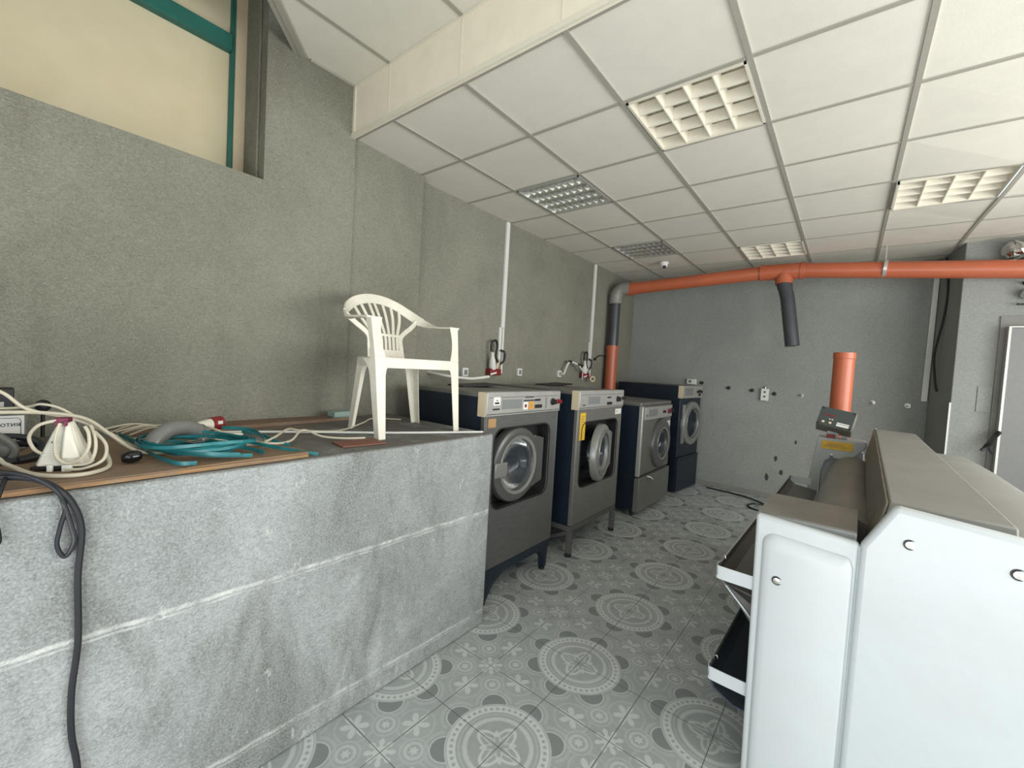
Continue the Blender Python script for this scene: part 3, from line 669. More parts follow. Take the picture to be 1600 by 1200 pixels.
# ------------------------------------------------------------------ flatwork ironer
# local frame: origin under the near left corner of the end cover, long axis turned 3 degrees clockwise
IR = R(-1.2); ISC = .9; FL = -.171
t = thing('flatwork_ironer', 'large white-ended roller ironing machine with dusty grey hood at right', 'ironing machine', (-.236, 1.845, .155), IR)
t.scale = (ISC, ISC, ISC)
L = 2.55
def sk(x): return -.12*x*.75       # the end covers stand slightly askew
def endcover(pts, y, th): return [(p[0], y+sk(p[0]), p[1]) for p in pts]
col = [(0, .0), (.335, .0), (.338, .975), (.0, 1.0)]
m = MB(); m.prism(endcover([(.018, FL), (.335, FL), (.340, .985), (.0, 1.0)], 0, .03), (0, .04, 0)); ec = m.build('end_column_cover', 'enamel', t, bevel=.014, seg=4)
m = MB()  # puffed pressing of the column cover
loops = []
for k, (ins, dy) in enumerate(((.016, .001), (.022, -.012), (.034, -.020), (.055, -.023))):
    xs0, xs1, zt = .014+ins, .335-ins*.35, .955-ins; n = 8; lp = [(xs0+.01, dy+sk(xs0), FL+.02), (xs1, dy+sk(xs1), FL+.02)]
    r_ = .05
    for j in range(n+1): a = PI/2*j/n; lp.append((xs1-r_*.5+r_*.5*math.cos(a), dy+sk(xs1), zt-r_+r_*math.sin(a)-.015))
    for j in range(n+1): a = PI/2+PI/2*j/n; lp.append((xs0+r_+r_*math.cos(a), dy+sk(xs0), zt-r_+r_*math.sin(a)))
    loops.append(lp)
m.loft(loops); m.build('pressing', 'enamel', ec)
m = MB(); prof = [(.341, FL), (1.15, FL), (1.15, .96), (1.0, 1.04), (.74, 1.125), (.425, 1.150), (.343, .985)]
m.prism(endcover(prof, -.018, .05), (0, .058, 0)); m.prism(endcover([(.318, FL), (.362, FL), (.362, .97), (.318, .97)], 0, 0), (0, .03, 0)) if 0 else None; ec2 = m.build('end_hood_cover', 'enamel', t, bevel=.018, seg=4)
m = MB(); m.prism([(x, .010+sk(x), z) for x, z in ((.322, FL), (.362, FL), (.362, .972), (.322, .972))], (0, .025, 0)); m.build('seam_strip', 'enamel', t)
def screw(par, x, z, y): 
    m = MB(); m.lathe((x, y+sk(x), z), (0, -1, 0), [(.0, .0), (.012, .0), (.012, .003), (0, .004)], 18); s_ = m.build('bolt', 'bolt', par)
    m = MB(); m.lathe((x, y+.0005+sk(x), z), (0, -1, 0), [(.012, .0), (.018, .001), (.018, -.001)], 18); m.build('washer', 'anth', s_)
screw(ec, .095, .755, -.024); screw(ec2, .47, 1.03, -.0185); screw(ec2, .71, 1.02, -.0185)
m = MB(); m.bb((.0, .041, .93), (.332, .43, .999)); m.bb((.02, .041, FL), (.33, .43, .929)); m.build('ledge', 'greypost', t, bevel=.006)
m = MB(); m.bb((.002, .042, .9995), (.330, .428, 1.0035)); m.build('dust_layer', 'dust', t)
m = MB(); m.bb((.18, .05, FL), (1.1, L-.05, .70)); m.build('cabinet', 'greypost', t, bevel=.01)
# roller under its dusty sheet
m = MB(); lo = []
for y in (.43, L-.04):
    lo.append([(.29+.165*math.cos(R(a)), y, .79+.175*math.sin(R(a))) for a in range(0, 361, 12)][:-1])
m.loft(lo); m.build('roller', 'dust', t)
m = MB(); m.bb((.175, .43, .62), (.20, L-.04, .84)); m.build('feed_board', 'steel', t)
# hood
m = MB(); loops = []
for y, dz in ((.04, 0.0), (L, .075)):
    xr = .725-dz*.9; loops.append([(.375, y, .90+dz), (.415, y, 1.143+dz), (xr, y, 1.135+dz), (xr+.01, y, 1.03+dz*.5), (.735, y, .72), (.46, y, .72)])
m.loft(loops); m.build('hood', 'hood', t, bevel=.006)
m = MB(); loops = []
for y, dz in ((.05, 0.0), (L-.005, .075)): loops.append([(.366, y, .92+dz), (.405, y, 1.138+dz), (.412, y, 1.138+dz), (.374, y, .92+dz)])
m.loft(loops); hs = m.build('hood_front', 'hoodside', t); hs['label'] = 'brown stained front face of the hood'
m = MB(); loops = []
for y in (.041, L-.02): loops.append([(.736, y, .60), (.736, y, 1.04), (.74, y, 1.085), (.93, y, 1.08), (1.10, y, .98), (1.12, y, .90), (1.12, y, .60)])
m.loft(loops); m.build('rear_cover', 'hood', t, bevel=.006)
m = MB(); m.prism([(.355, L+.001, 1.06), (.418, L+.001, 1.225), (.424, L+.001, 1.225), (.424, L+.001, 1.0), (.355, L+.001, 1.0)], (0, .006, 0)); m.build('hood_end_plate', 'alu', t)
# far post with sticker and control box
PY = L-.03
m = MB(); m.prism([(.04, PY, 1.10), (.365, PY, 1.095), (.370, PY, 1.05), (.27, PY, .925), (.145, PY, .930), (.105, PY, .90), (.075, PY, .80), (.06, PY, FL), (-.01, PY, FL), (-.005, PY, .70)], (0, .22, 0)); m.bb((.075, PY+.10, .55), (.36, PY+.19, 1.0)); po = m.build('end_post', 'greypost', t, bevel=.006)
m = MB(); m.bb((.07, PY-.003, 1.005), (.285, PY-.0005, 1.075)); yl = m.build('yellow_label', 'yellow', po, bevel=.001)
m = MB()
for k in range(3): m.bb((.09+.01*k, PY-.0038, 1.026+k*.012), (.255-.02*k, PY-.0031, 1.031+k*.012))
m.build('label_print', 'tan', yl)
m = MB(); m.lathe((.145, PY-.0005, .952), (0, -1, 0), [(.014, 0), (.014, .006), (0, .009)], 16); m.build('bolt', 'bolt', po)
m = MB(); m.bb((.10, PY+.05, 1.10), (.18, PY+.12, 1.16)); m.bb((.20, PY+.07, 1.10), (.24, PY+.13, 1.15)); m.build('bracket', 'greypost', po)
m = MB(); m.bb((.10, PY+.02, 1.101), (.16, PY+.049, 1.13)); m.build('red_block', 'red', po)
bx = bpy.data.objects.new('control_box', None); bpy.data.objects.remove(bx)
m = MB(); m.bb((-.125, -.0, -.09), (.125, .12, .09)); cb_ = m.build('control_box', 'box', t, bevel=.004); cb_.location = (.155, PY+.02, 1.270); cb_.rotation_euler = Euler((R(-30), R(9), R(-4)))
m = MB(); m.bb((-.122, -.006, -.088), (.122, -.001, .088)); cf = m.build('control_face', 'face', cb_, bevel=.0015)
for x, z in ((-.108, .075), (.108, .075), (-.108, -.075), (.108, -.075)): MB().lathe((x, -.006, z), (0, -1, 0), [(.007, 0), (.007, .003), (0, .004)], 12).build('corner_screw', 'dark', cf)
m = MB(); m.bb((-.085, -.0085, .008), (-.060, -.0061, .022)); m.bb((-.045, -.0085, .008), (-.015, -.0061, .022)); m.build('red_display', 'red', cf)
m = MB(); m.bb((.015, -.0085, -.045), (.10, -.0061, -.036)); m.bb((.015, -.0085, -.07), (.10, -.0061, -.05)); m.build('white_plate', 'white', cf)
m = MB()
for x, z, r_ in ((-.04, -.022, .006), (-.022, -.022, .006), (-.08, -.055, .011), (-.03, -.055, .011)): MB().lathe((x, -.0061, z), (0, -1, 0), [(r_, 0), (r_, .004), (0, .005)], 14).build('push_button', 'ivory', cf)
# trays on the aisle side
def tray(nm, z, x_out, y0, y1, mi, lab):
    m = MB(); sec = [(x_out, z), (x_out-.004, z-.04), (x_out+.03, z-.075), (x_out+.20, z-.10), (.02, z-.13)] if nm == 'upper' else [(x_out, z), (x_out-.004, z-.04), (x_out+.02, z-.09), (x_out+.10, z-.13), (.02, z-.13)]
    inner = [(p[0]+.006, p[1]+.006) for p in sec[::-1]]
    poly = sec+inner
    m.prism([(p[0], y0+.001, p[1]) for p in poly], (0, y1-y0-.002, 0)); o = m.build('tray', mi, t, bevel=.0); o['label'] = lab
    for y in (y0, y1):
        e = smooth_path([(x_out-.006, y+.05 if y == y0 else y-.05, z-.0), (x_out-.006, y+.012 if y == y0 else y-.012, z), (x_out+.02, y, z-.0), (.02, y, z)], 5)
        m = MB(); m.band([(p.x, p.y, p.z-.028) for p in e], (0, 0, 1), .058, .004); m.build('end_lip', 'enamel', o)
    m = MB(); m.tube([(x_out-.001, y0+.05, z), (x_out-.001, y1-.05, z)], .005); m.build('rim', 'ring' if nm == 'lower' else 'alu', o)
    return o
ux = -.135
tu = tray('upper', .72, ux, .02, 2.52, 'tray', 'upper grey return tray')
tl = tray('lower', .245, ux-.005, .03, 2.30, 'bluetray', 'lower dark blue grey tray')
m = MB(); m.prism([(ux+.01, .06, .66), (.02, .06, .66), (.02, .06, .52), (.0, .06, .50)], (0, .005, 0)); m.build('gusset', 'tray', tu)
m = MB(); m.tube(smooth_path([(ux+.008, .055, .665), (ux+.03, .055, .63), (-.005, .055, .53), (.02, .055, .50)], 5), .004); m.build('support_wire', 'enamel', tu)
for z, par in ((.72, tu), (.245, tl)):
    m = MB(); m.tube(smooth_path([(ux-.002, .09, z-.01), (ux-.002, .09, z+.02), (ux+.010, .09, z+.028), (ux+.014, .09, z+.015)], 5), .0028)
    m.lathe((ux+.045, .07, z-.075), (0, 0, 1), [(.007, 0), (.007, .008), (0, .01)], 10); m.lathe((ux+.06, .11, z-.075), (0, 0, 1), [(.007, 0), (.007, .008), (0, .01)], 10)
    m.build('hook', 'bolt', par)
m = MB(); m.bb((ux+.05, .13, .118), (.0, .14, .125)); m.build('support_rod', 'alu', tl)
# exhaust pipe of the ironer
m = MB(); m.cyl((0, 0, .001), (0, 0, 1.835), .075, 36); m.lathe((0, 0, 1.836), (0, 0, 1), [(.075, 0), (.079, 0), (.079, -.05), (.075, -.055)], 36)
tag(m.build('exhaust_pipe', 'orange', None, loc=(0, 0, 0)), 'upright orange pipe stub rising behind the control box', 'pipe').location = (-.036, 4.60, 0)

# ------------------------------------------------------------------ overhead pipework
t = thing('overhead_pipe', 'long horizontal orange duct pipe running across under the ceiling', 'pipe', (0, 5.7, 0))
A, B, Cc = Vector((-2.46, -.05, 2.725)), Vector((-.86, .03, 2.818)), Vector((2.69, -.02, 2.53))
m = MB(); m.tube([A, B], .079, 36); m.build('pipe_run', 'orange', t)
m = MB(); m.tube([B+Vector((-.0, 0, .0)), Vector((-.50, .03, 2.812))], .089, 36); m.tube([Vector((-.50, .03, 2.812)), Vector((-.46, .03, 2.81))], .094, 36)
m.tube([B-Vector((.03, 0, 0)), B], .094, 36); m.tube([(-.655, .03, 2.80), (-.65, .02, 2.67)], .088, 30); m.build('tee_fitting', 'orange', t)
m = MB(); m.tube([Vector((-.46, .03, 2.81)), Cc], .082, 36); m.build('pipe_run', 'orange', t)
m = MB(); m.tube([A-Vector((.03, 0, .002)), A+Vector((.09, .004, .005))], .089, 36); m.build('socket_collar', 'orange', t)
m = MB(); m.tube([(-.652, .02, 2.70), (-.60, .01, 2.50), (-.515, -.01, 1.965)], [.072, .071, .071], 30, caps=True); m.tube([(-.652, .02, 2.70), (-.632, .018, 2.62)], .076, 30); o = m.build('hanging_pipe', 'greypipe', t); o['label'] = 'dark grey pipe stub hanging from the tee'
m = MB(); q = Vector((.215, 0, 2.762)); dr = (Cc-B).normalized(); m.tube([q-dr*.014, q+dr*.014], .0865, 30); m.box(q+Vector((0, 0, .15)), (.008, .008, .15)); m.build('pipe_clamp', 'alu', t)
t = thing('corner_downpipe', 'vertical dark grey and orange pipe in the far left corner', 'pipe', (-2.655, 5.62, 0))
m = MB(); m.tube([(0, .0, 0.001), (0, 0, 1.93)], .080, 32); m.tube([(0, 0, 1.87), (0, 0, 1.93)], .087, 32); o = m.build('lower_pipe', 'orange', t); o['label'] = 'orange lower pipe'
m = MB(); m.tube([(0, 0, 1.90), (0, 0, 2.55)], .076, 32); o = m.build('upper_pipe', 'greypipe', t); o['label'] = 'dark grey upper pipe'
m = MB(); pth = smooth_path([(0, 0, 2.52), (0, 0, 2.60), (.02, .0, 2.665), (.075, .01, 2.72), (.15, .02, 2.727), (.20, .025, 2.727)], 5); m.tube(pth, .087, 32); o = m.build('elbow', 'elbowgrey', t); o['label'] = 'light grey elbow fitting'

# ------------------------------------------------------------------ left wall cable ducts and clutter behind machines
def duct(y, z0, lab, top=HC-.002, kink=True):
    t = thing('cable_duct', lab, 'cable duct', (WX+.001, y, z0), 0, 'white vertical cable ducts on the left wall')
    h = top-z0
    m = MB(); m.bb((0, -.028, .38), (.022, .022, h)); m.build('trunking', 'white', t, bevel=.002)
    m = MB(); m.bb((0, -.052, 0), (.020, -.016, .379)); m.bb((0, .000, -.08), (.018, .026, .379)); m.build('lower_trunking', 'white', t, bevel=.002)
duct(3.29, 1.56, 'white vertical cable duct on the left wall above the first washing machine')
duct(5.17, 1.56, 'white vertical cable duct on the left wall above the second washing machine')
def socketplug(y, z, lab, tape=False):
    t = thing('industrial_plug', lab, 'power connector', (WX+.001, y, z), 0)
    m = MB(); m.bb((0, -.10, -.03), (.07, .06, .035)); b_ = m.build('socket_base', 'red', t, bevel=.008)
    m = MB(); m.lathe((.045, -.05, .03), (.15, -.25, 1), [(0, 0), (.034, 0), (.036, .04), (.030, .09), (.018, .13), (.016, .17), (0, .17)], 20); m.build('plug_body', 'white', t)
    m = MB(); m.lathe((.03, .02, .03), (.2, .2, 1), [(0, 0), (.02, 0), (.018, .08), (.01, .1), (0, .1)], 14); m.build('cable_gland', 'ivory', t)
    m = MB(); m.tube(smooth_path([(.05, -.085, .20), (.06, -.095, .28), (.06, -.04, .31), (.05, .0, .26), (.05, -.01, .15), (.05, .05, .08)], 6), .011); m.tube(smooth_path([(.05, .05, .08), (.06, .10, .12), (.05, .12, .20), (.04, .07, .22)], 6), .011); m.build('cable', 'cable_black', t)
    m = MB(); m.box((.072, -.06, -.012), (.004, .09, .018), (R(12), 0, 0)); m.build('white_stripe', 'white', t)
    if tape:
        m = MB(); m.lathe((.09, .08, -.04), (.8, -.5, 0), [(.022, 0), (.04, 0), (.04, .03), (.022, .03)], 24, close=True); m.build('tape_roll', 'ivory', t)
socketplug(3.18, 1.49, 'red and white industrial plug with black cable behind the first washing machine')
socketplug(5.02, 1.49, 'red and white industrial plug beside the orange corner pipe, with a tape roll', True)
def wallbox(x, y, z, lab, rz=0, sc=1):
    t = thing('wall_socket', lab, 'socket', (x, y, z), rz)
    m = MB(); m.bb((0, -.036*sc, -.04*sc), (.03, .036*sc, .04*sc)); b_ = m.build('housing', 'white', t, bevel=.004)
    m = MB(); m.bb((.031, -.018*sc, -.022*sc), (.033, .018*sc, .022*sc)); m.build('insert', 'greyplate', t)
wallbox(WX+.001, 3.60, 1.50, 'small white wall box right of the first industrial plug')
wallbox(WX+.001, 2.78, 1.48, 'small white wall box partly behind the chair leg')
wallbox(WX+.001, 4.40, 1.50, 'small white wall box behind the second washing machine')
# water pipes
def tap(y, z, lab, s=1):
    t = thing('water_tap', lab, 'tap', (WX+.001, y, z))
    m = MB(); m.tube(smooth_path([(.06, 0, 0), (.07, .06, .12), (.08, .12, .15), (.10, .26, .12), (.10, .42, .03)], 6), .012); m.cyl((0, 0, 0), (.06, 0, 0), .014); m.build('swivel_pipe', 'white', t)
    m = MB(); m.box((.08, .10, .155), (.03, .04, .03)); m.box((.10, .26, .125), (.035, .03, .03)); m.cyl((.0, .46, .10), (.05, .46, .10), .012); m.box((.055, .46, .125), (.02, .05, .012)); m.build('joint', 'dark', t)
    m = MB(); m.cyl((.05, .50, .03), (.05, .60, .03), .007); m.cyl((.06, .46, .10), (.06, .46, -.06), .006); m.build('handle', 'alu', t)
tap(4.44, 1.50, 'thin white water pipe bent above the second washing machine')
m = MB(); m.tube(smooth_path([(-.219, -.50, .0), (-.05, -.46, -.02), (.06, -.3, -.035), (.06, -.18, -.03), (.07, -.05, -.015)], 5), .012)
tag(m.build('water_hose', 'white', None), 'short white hose lying behind the first washing machine', 'hose').location = (-2.55, 2.86, 1.47)
def lid(x, y, z, lab, rz, w_=.36, d_=.22):
    t = thing('black_tray', lab, 'tray', (x, y, z), rz)
    m = MB(); m.box((0, 0, .012), (d_, w_, .012), (R(3), 0, 0)); m.build('panel', 'dark', t, bevel=.004)
    m = MB(); m.bb((-d_/2+.01, -w_/2+.01, 0), (-d_/2+.03, w_/2-.01, .008)); m.build('foot_rail', 'dark', t)
lid(-2.28, 2.42, 1.386, 'flat black panel lying on top of the first washing machine', R(-12))
lid(-2.38, 3.72, 1.386, 'flat black panel lying on top of the second washing machine', R(-5))
m = MB(); m.tube(smooth_path([(0, 0, 0), (.02, .14, .06), (.02, .3, .05)], 6), .006); m.lathe((.02, .3, .05), (1, 0, 0), [(.018, 0), (.018, .02), (0, .02)], 10)
m.lathe((0, 0, 0), (1, 0, 0), [(.018, 0), (.018, .02), (0, .02)], 10)
tag(m.build('wall_cable', 'cable_black', None), 'thin black cable loop on the left wall beside the corner pipe', 'cable').location = (WX+.012, 5.3, 1.72)

# ------------------------------------------------------------------ back wall items
def bolt(x, z, mt='bolt', lab=None, gr='anchor bolts in a row along the back wall'):
    t = MB(); t.lathe((0, 0, 0), (0, -1, 0), [(.026, 0), (.026, .004), (.016, .005), (.016, .03), (.012, .034), (0, .036)], 14)
    x, z = kb(x, z); o = t.build('wall_bolt', mt); o.location = (x, YB-.001, z); tag(o, lab, 'bolt', gr)
bolt(-.994, 1.419, 'anth', 'dark anchor bolt left of the white socket on the back wall'); bolt(-1.28, 1.43, 'anth', 'dark anchor bolt nearest the blue dryer on the back wall')
bolt(-.735, 1.395, 'anth', 'dark anchor bolt just right of the white socket on the back wall'); bolt(-.444, 1.399, 'bolt', 'shiny anchor bolt left of the upright orange pipe'); bolt(.241, 1.377, 'bolt', 'shiny anchor bolt just right of the upright orange pipe'); bolt(.542, 1.371, 'bolt', 'shiny anchor bolt furthest right, near the pier')
t = thing('wall_socket', 'tall white socket with a small lamp on the back wall', 'socket', (-.853, YB-.001, 1.378))
m = MB(); m.bb((-.045, -.035, -.085), (.045, 0, .075)); m.build('housing', 'white', t, bevel=.004)
m = MB(); m.lathe((0, -.036, .03), (0, -1, 0), [(.012, 0), (.012, .004), (0, .004)], 14); m.lathe((.0, -.036, -.03), (0, -1, 0), [(.012, 0), (.012, .004), (0, .004)], 14); m.build('outlets', 'anth', t)
m = MB(); m.lathe((0, -.018, .076), (0, 0, 1), [(.014, 0), (.014, .02), (0, .03)], 12); m.build('pilot_lamp', 'bolt', t)
t = thing('wall_socket', 'white double socket on the back wall above the blue dryer', 'socket', (-1.785, YB-.001, 1.475))
m = MB(); m.bb((-.075, -.035, -.03), (.055, 0, .045)); m.build('housing', 'white', t, bevel=.004)
m = MB(); m.bb((-.05, -.037, -.01), (-.01, -.0351, .03)); m.build('insert', 'greyplate', t)
m = MB(); m.lathe((.13, 0, .0), (0, -1, 0), [(.024, 0), (.024, .02), (0, .02)], 14); m.build('cable_stub', 'anth', t)
for x, z, a, b in ((-.590, .39, .05, .08), (-.66, .56, .045, .09), (-.745, .30, .05, .10), (-.46, .80, .03, .05)):
    m = MB(); n = 14; pts = [(a*.5*math.cos(2*PI*k/n)*random.uniform(.7, 1.1), 0, b*.5*math.sin(2*PI*k/n)*random.uniform(.7, 1.1)) for k in range(n)]
    m.prism(pts, (0, -.0015, 0)); x, z = kb(x, z); o = m.build('plaster_damage', 'hole'); o.location = (x, YB-.0005, z); struct(o); o.name = 'trim_4'
m = MB(); m.tube(smooth_path([(-1.45, 6.40, .012), (-1.1, 6.36, .01), (-.9, 6.30, .01), (-.72, 6.15, .01), (-.62, 5.95, .01), (-.74, 5.80, .01), (-.86, 5.92, .01), (-.78, 6.08, .012), (-.5, 6.12, .01), (-.2, 6.0, .01)], 8), .010)
tag(m.build('floor_cable', 'cable_black'), 'black cable lying looped on the tiles along the back wall', 'cable')
# duct on back wall and cable in the corner
t = thing('cable_duct', 'white slanting cable duct on the back wall by the pier corner', 'cable duct', (.672, YB-.001, 0), 0)
m = MB(); m.prism([(-.02, 0, 1.43), (.03, 0, 1.43), (.036, 0, HC-.01), (-.008, 0, HC-.01)], (0, -.03, 0)); m.build('trunking', 'white', t, bevel=.002)
m = MB(); m.tube(smooth_path([(.72, 6.30, 2.95), (.745, 6.24, 2.6), (.735, 6.26, 2.3), (.70, 6.30, 1.95), (.715, 6.28, 1.7), (.735, 6.24, 1.55)], 8), .010)
tag(m.build('hanging_cable', 'cable_black'), 'black cable hanging in the dark corner beside the pier', 'cable')
m = MB(); m.bb((.790, 5.883, .0), (.803, 5.898, 1.45)); struct(m.build('trim_5', 'alu'))
# foil duct end and lamp at the right edge
t = thing('foil_duct', 'crumpled silver foil duct poking out of the wall above the orange pipe', 'duct', (1.08, 5.88, 2.86))
m = MB(); random.seed(3); loops = []
for k in range(9):
    a = k/8; c = Vector((.0+.28*a, -.10+.03*math.sin(a*5), .0-.03*a)); rr = .085-.01*math.sin(a*9)
    loops.append([c+Vector((0 if k else .0, 0, 0))+Vector((random.uniform(-.015, .015), math.cos(2*PI*j/14)*rr*random.uniform(.8, 1.15), math.sin(2*PI*j/14)*rr*random.uniform(.8, 1.15))) for j in range(14)])
m.loft(loops); m.build('foil_sleeve', 'foil', t, smooth=False)
m = MB(); m.lathe((-.03, -.10, -.0), (-1, -.4, 0), [(.07, -.05), (.075, .0), (.05, .02), (.0, .025)], 16); m.build('foil_cap', 'foil', t, smooth=False)
t = thing('wall_lamp', 'small silver lamp bracket on the right wall under the orange pipe', 'lamp', (1.21, 5.899, 2.47))
m = MB(); m.lathe((0, -.06, .0), (-.3, -1, 0), [(0, -.05), (.04, -.04), (.05, 0), (.03, .04), (0, .05)], 18); m.build('reflector', 'foil', t)
m = MB(); m.tube(smooth_path([(0, 0, .08), (-.04, -.05, .11), (-.02, -.1, .05)], 5), .006); m.tube([(-.06, -.06, -.09), (.1, -.0, -.09)], .008); m.build('bracket', 'anth', t)
# grey cabinet/door at the right edge
m = MB(); m.bb((1.125, 5.80, .02), (1.90, 5.879, 2.165)); dr_ = struct(m.build('door_1', 'cabinet', bevel=.003))
m = MB(); m.bb((1.108, 5.79, .02), (1.1245, 5.88, 2.177)); m.bb((1.1245, 5.79, 2.166), (1.90, 5.88, 2.177)); m.build('door_frame', 'alu', dr_)
m = MB(); m.bb((1.07, 5.885, .0), (2.1, 5.8995, 2.28)); struct(m.build('trim_6', 'skirt'))
m = MB(); m.bb((.97, 5.892, 1.38), (1.065, 5.8995, 1.62)); struct(m.build('trim_7', 'wallback', bevel=.002))
m = MB(); m.band(smooth_path([(1.115, 5.775, 1.22), (1.09, 5.77, 1.18), (1.05, 5.76, 1.09), (1.01, 5.75, 1.03)], 5), (.6, 0, .8), .035, .02); m.tube([(1.05, 5.76, 1.07), (1.08, 5.77, 1.01)], .01)
o = m.build('door_lever', 'dark', dr_)

# ------------------------------------------------------------------ things on the counter
ZT = 1.1565
m = MB(); m.mi = 0
m.prism([(-1.635, -1.3, ZT), (-1.642, .815, ZT), (-1.72, .835, ZT), (-2.05, .72, ZT), (-2.33, .45, ZT), (-2.33, -1.3, ZT)], (0, 0, .017))
m.mi = 1; m.prism([(-1.629, -1.3, ZT+.001), (-1.636, .812, ZT+.001), (-1.642, .812, ZT+.001), (-1.636, -1.3, ZT+.001)], (0, 0, .013))
m.mi = 1; m.prism([(-1.634, .42, ZT+.0172), (-1.640, .812, ZT+.0172), (-1.675, .81, ZT+.0172), (-1.65, .45, ZT+.0172)], (0, 0, .004))
tag(m.build('plywood_board', ['ply', 'plyedge'], bevel=.001), 'worn plywood sheet with splintered front edge on the concrete counter', 'board')
m = MB(); m.prism([(-2.40, .40, ZT), (-2.47, 1.50, ZT), (-2.60, 1.50, ZT), (-2.60, .40, ZT)], (0, 0, .02)); m.bb((-2.39, .6, ZT), (-2.34, 1.2, ZT+.001))
tag(m.build('wooden_board', 'brown', bevel=.001), 'long brown board lying against the wall at the back of the counter', 'board')
m = MB(); m.tube(smooth_path([(-2.33, .70, ZT+.012), (-2.15, 1.0, ZT+.012), (-1.90, 1.42, ZT+.006), (-1.665, 1.86, ZT+.006)], 4), .006)
tag(m.build('white_rod', 'white'), 'thin straight white rod lying across the counter under the chair', 'rod')
m = MB(); m.box((-1.775, 1.12, ZT+.0035), (.13, .21, .006), (0, 0, R(-8)))
tag(m.build('floor_tile', 'redtile', bevel=.001), 'flat red-brown tile in front of the chair leg on the counter', 'tile')
m = MB(); m.box((-2.50, 1.44, ZT+.042), (.07, .15, .03), (0, 0, R(8))); m.bb((-2.53, 1.37, ZT+.0205), (-2.47, 1.5, ZT+.0265))
tag(m.build('sponge', 'mint', bevel=.006), 'mint green sponge lying on the brown board beside the wall corner', 'sponge')
ZP = ZT+.018
# grey elbow
t = thing('pipe_elbow', 'glossy grey plastic pipe elbow lying on the teal strapping', 'pipe fitting', (-1.97, .47, ZP+.012))
e = smooth_path([(.045, -.085, .012), (.035, -.065, .040), (.015, -.025, .066), (-.005, .025, .068), (-.02, .065, .052), (-.03, .088, .036)], 6)
m = MB(); m.tube(e, .029, 28); m.build('elbow_body', 'greyelbow', t)
for a_, b_ in ((-5, -1), (0, 4)): MB().tube([e[a_], e[b_]], .0325, 28).build('socket_collar', 'greyelbow', t)
# CEE plug and adaptor
t = thing('industrial_plug', 'white industrial plug with red collar lying behind the grey elbow', 'power connector', (-2.26, .60, ZP+.034), R(18))
m = MB(); m.lathe((0, 0, 0), (0, 1, .05), [(0, 0), (.012, .0), (.022, .03), (.028, .075), (0, .075)], 20); m.build('plug_body', 'plastic', t)
m = MB(); m.lathe((0, .075, .004), (0, 1, .05), [(0, 0), (.032, 0), (.032, .05), (.026, .05), (.026, .02), (0, .02)], 20); m.build('collar', 'red', t)
m = MB(); m.box((.030, .10, .014), (.004, .022, .015)); m.build('label_patch', 'white', t)
t = thing('adaptor', 'white rectangular plastic adaptor lying right of the grey elbow', 'adaptor', (-2.00, .64, ZP+.022), R(28))
m = MB(); m.box((0, 0, 0), (.036, .13, .036), (R(-5), 0, 0)); m.build('housing', 'plastic', t, bevel=.005)
m = MB(); m.box((.001, .068, -.006), (.034, .016, .033), (R(-5), 0, 0)); m.build('end_cap', 'white', t, bevel=.003)
# teal strapping coil
random.seed(11); m = MB()
for k in range(12):
    a0 = random.uniform(0, 1); rx, ry = .055+.0085*k, .060+.0085*k; pts = []
    for q in range(24):
        a = 2*PI*q/24+a0
        xx = -1.815+rx*math.cos(a)*(1.25 if math.cos(a) < 0 else 1.0)+.006*math.sin(3*a+k)
        pts.append((min(xx, -1.648), .50+ry*math.sin(a)+.05*math.cos(a), ZP+.010+.0035*k+.008*math.sin(2*a+k*1.3)+.008))
    P = smooth_path(pts, 2, True); P.append(P[0]); m.band(P, (0, 0, 1) if k % 2 else (.7, 0, .7), .011, .0018)
for pts in ([(-2.10, .33, ZP+.05), (-2.02, .345, ZP+.045), (-1.90, .37, ZP+.035), (-1.78, .42, ZP+.03), (-1.70, .50, ZP+.02), (-1.66, .62, ZP+.012)],
            [(-2.12, .345, ZP+.035), (-1.98, .36, ZP+.03), (-1.82, .37, ZP+.02), (-1.68, .40, ZP+.012), (-1.65, .45, ZP+.01)],
            [(-2.0, .34, ZP+.045), (-1.80, .40, ZP+.045), (-1.70, .48, ZP+.03), (-1.66, .58, ZP+.02)],
            [(-1.93, .60, ZP+.045), (-1.80, .70, ZP+.02), (-1.70, .78, ZP+.004), (-1.655, .86, ZT+.004)],
            [(-2.05, .72, ZP+.035), (-1.96, .76, ZP+.03), (-1.89, .80, ZP+.006), (-1.86, .84, ZT+.01)],
            [(-2.10, .66, ZP+.05), (-2.02, .745, ZP+.045), (-1.90, .745, ZP+.03), (-1.80, .71, ZP+.012), (-1.70, .66, ZP+.008)],
            [(-1.80, .58, ZP+.03), (-1.74, .64, ZP+.02), (-1.69, .67, ZP+.01)]):
    P = smooth_path(pts, 6); m.band(P, (0, 0, 1), .013, .002)
tag(m.build('strapping_coil', 'teal'), 'tangled coil of flat teal plastic strapping on the plywood', 'strap')
t = thing('metal_buckle', 'small shiny metal buckle inside the teal strapping coil', 'buckle', (-1.82, .49, ZP+.050), R(25))
m = MB(); q_ = [(-.018, -.02, 0), (.018, -.02, 0), (.018, .02, 0), (-.018, .02, 0)]; m.tube(q_, .0028, 8, closed=True); m.build('frame', 'bolt', t)
m = MB(); m.box((0, .032, .003), (.026, .026, .010)); m.build('clasp', 'bolt', t, bevel=.002)
m = MB(); m.lathe((0, 0, 0), (.2, 1, .15), [(0, -.027), (.012, -.025), (.019, -.012), (.021, .0), (.018, .015), (.010, .025), (0, .027)], 24)
o = tag(m.build('rubber_bung', 'spot'), 'glossy black rounded stopper on the plywood left of the teal strapping', 'stopper'); o.location = (-1.80, .315, ZP+.022)
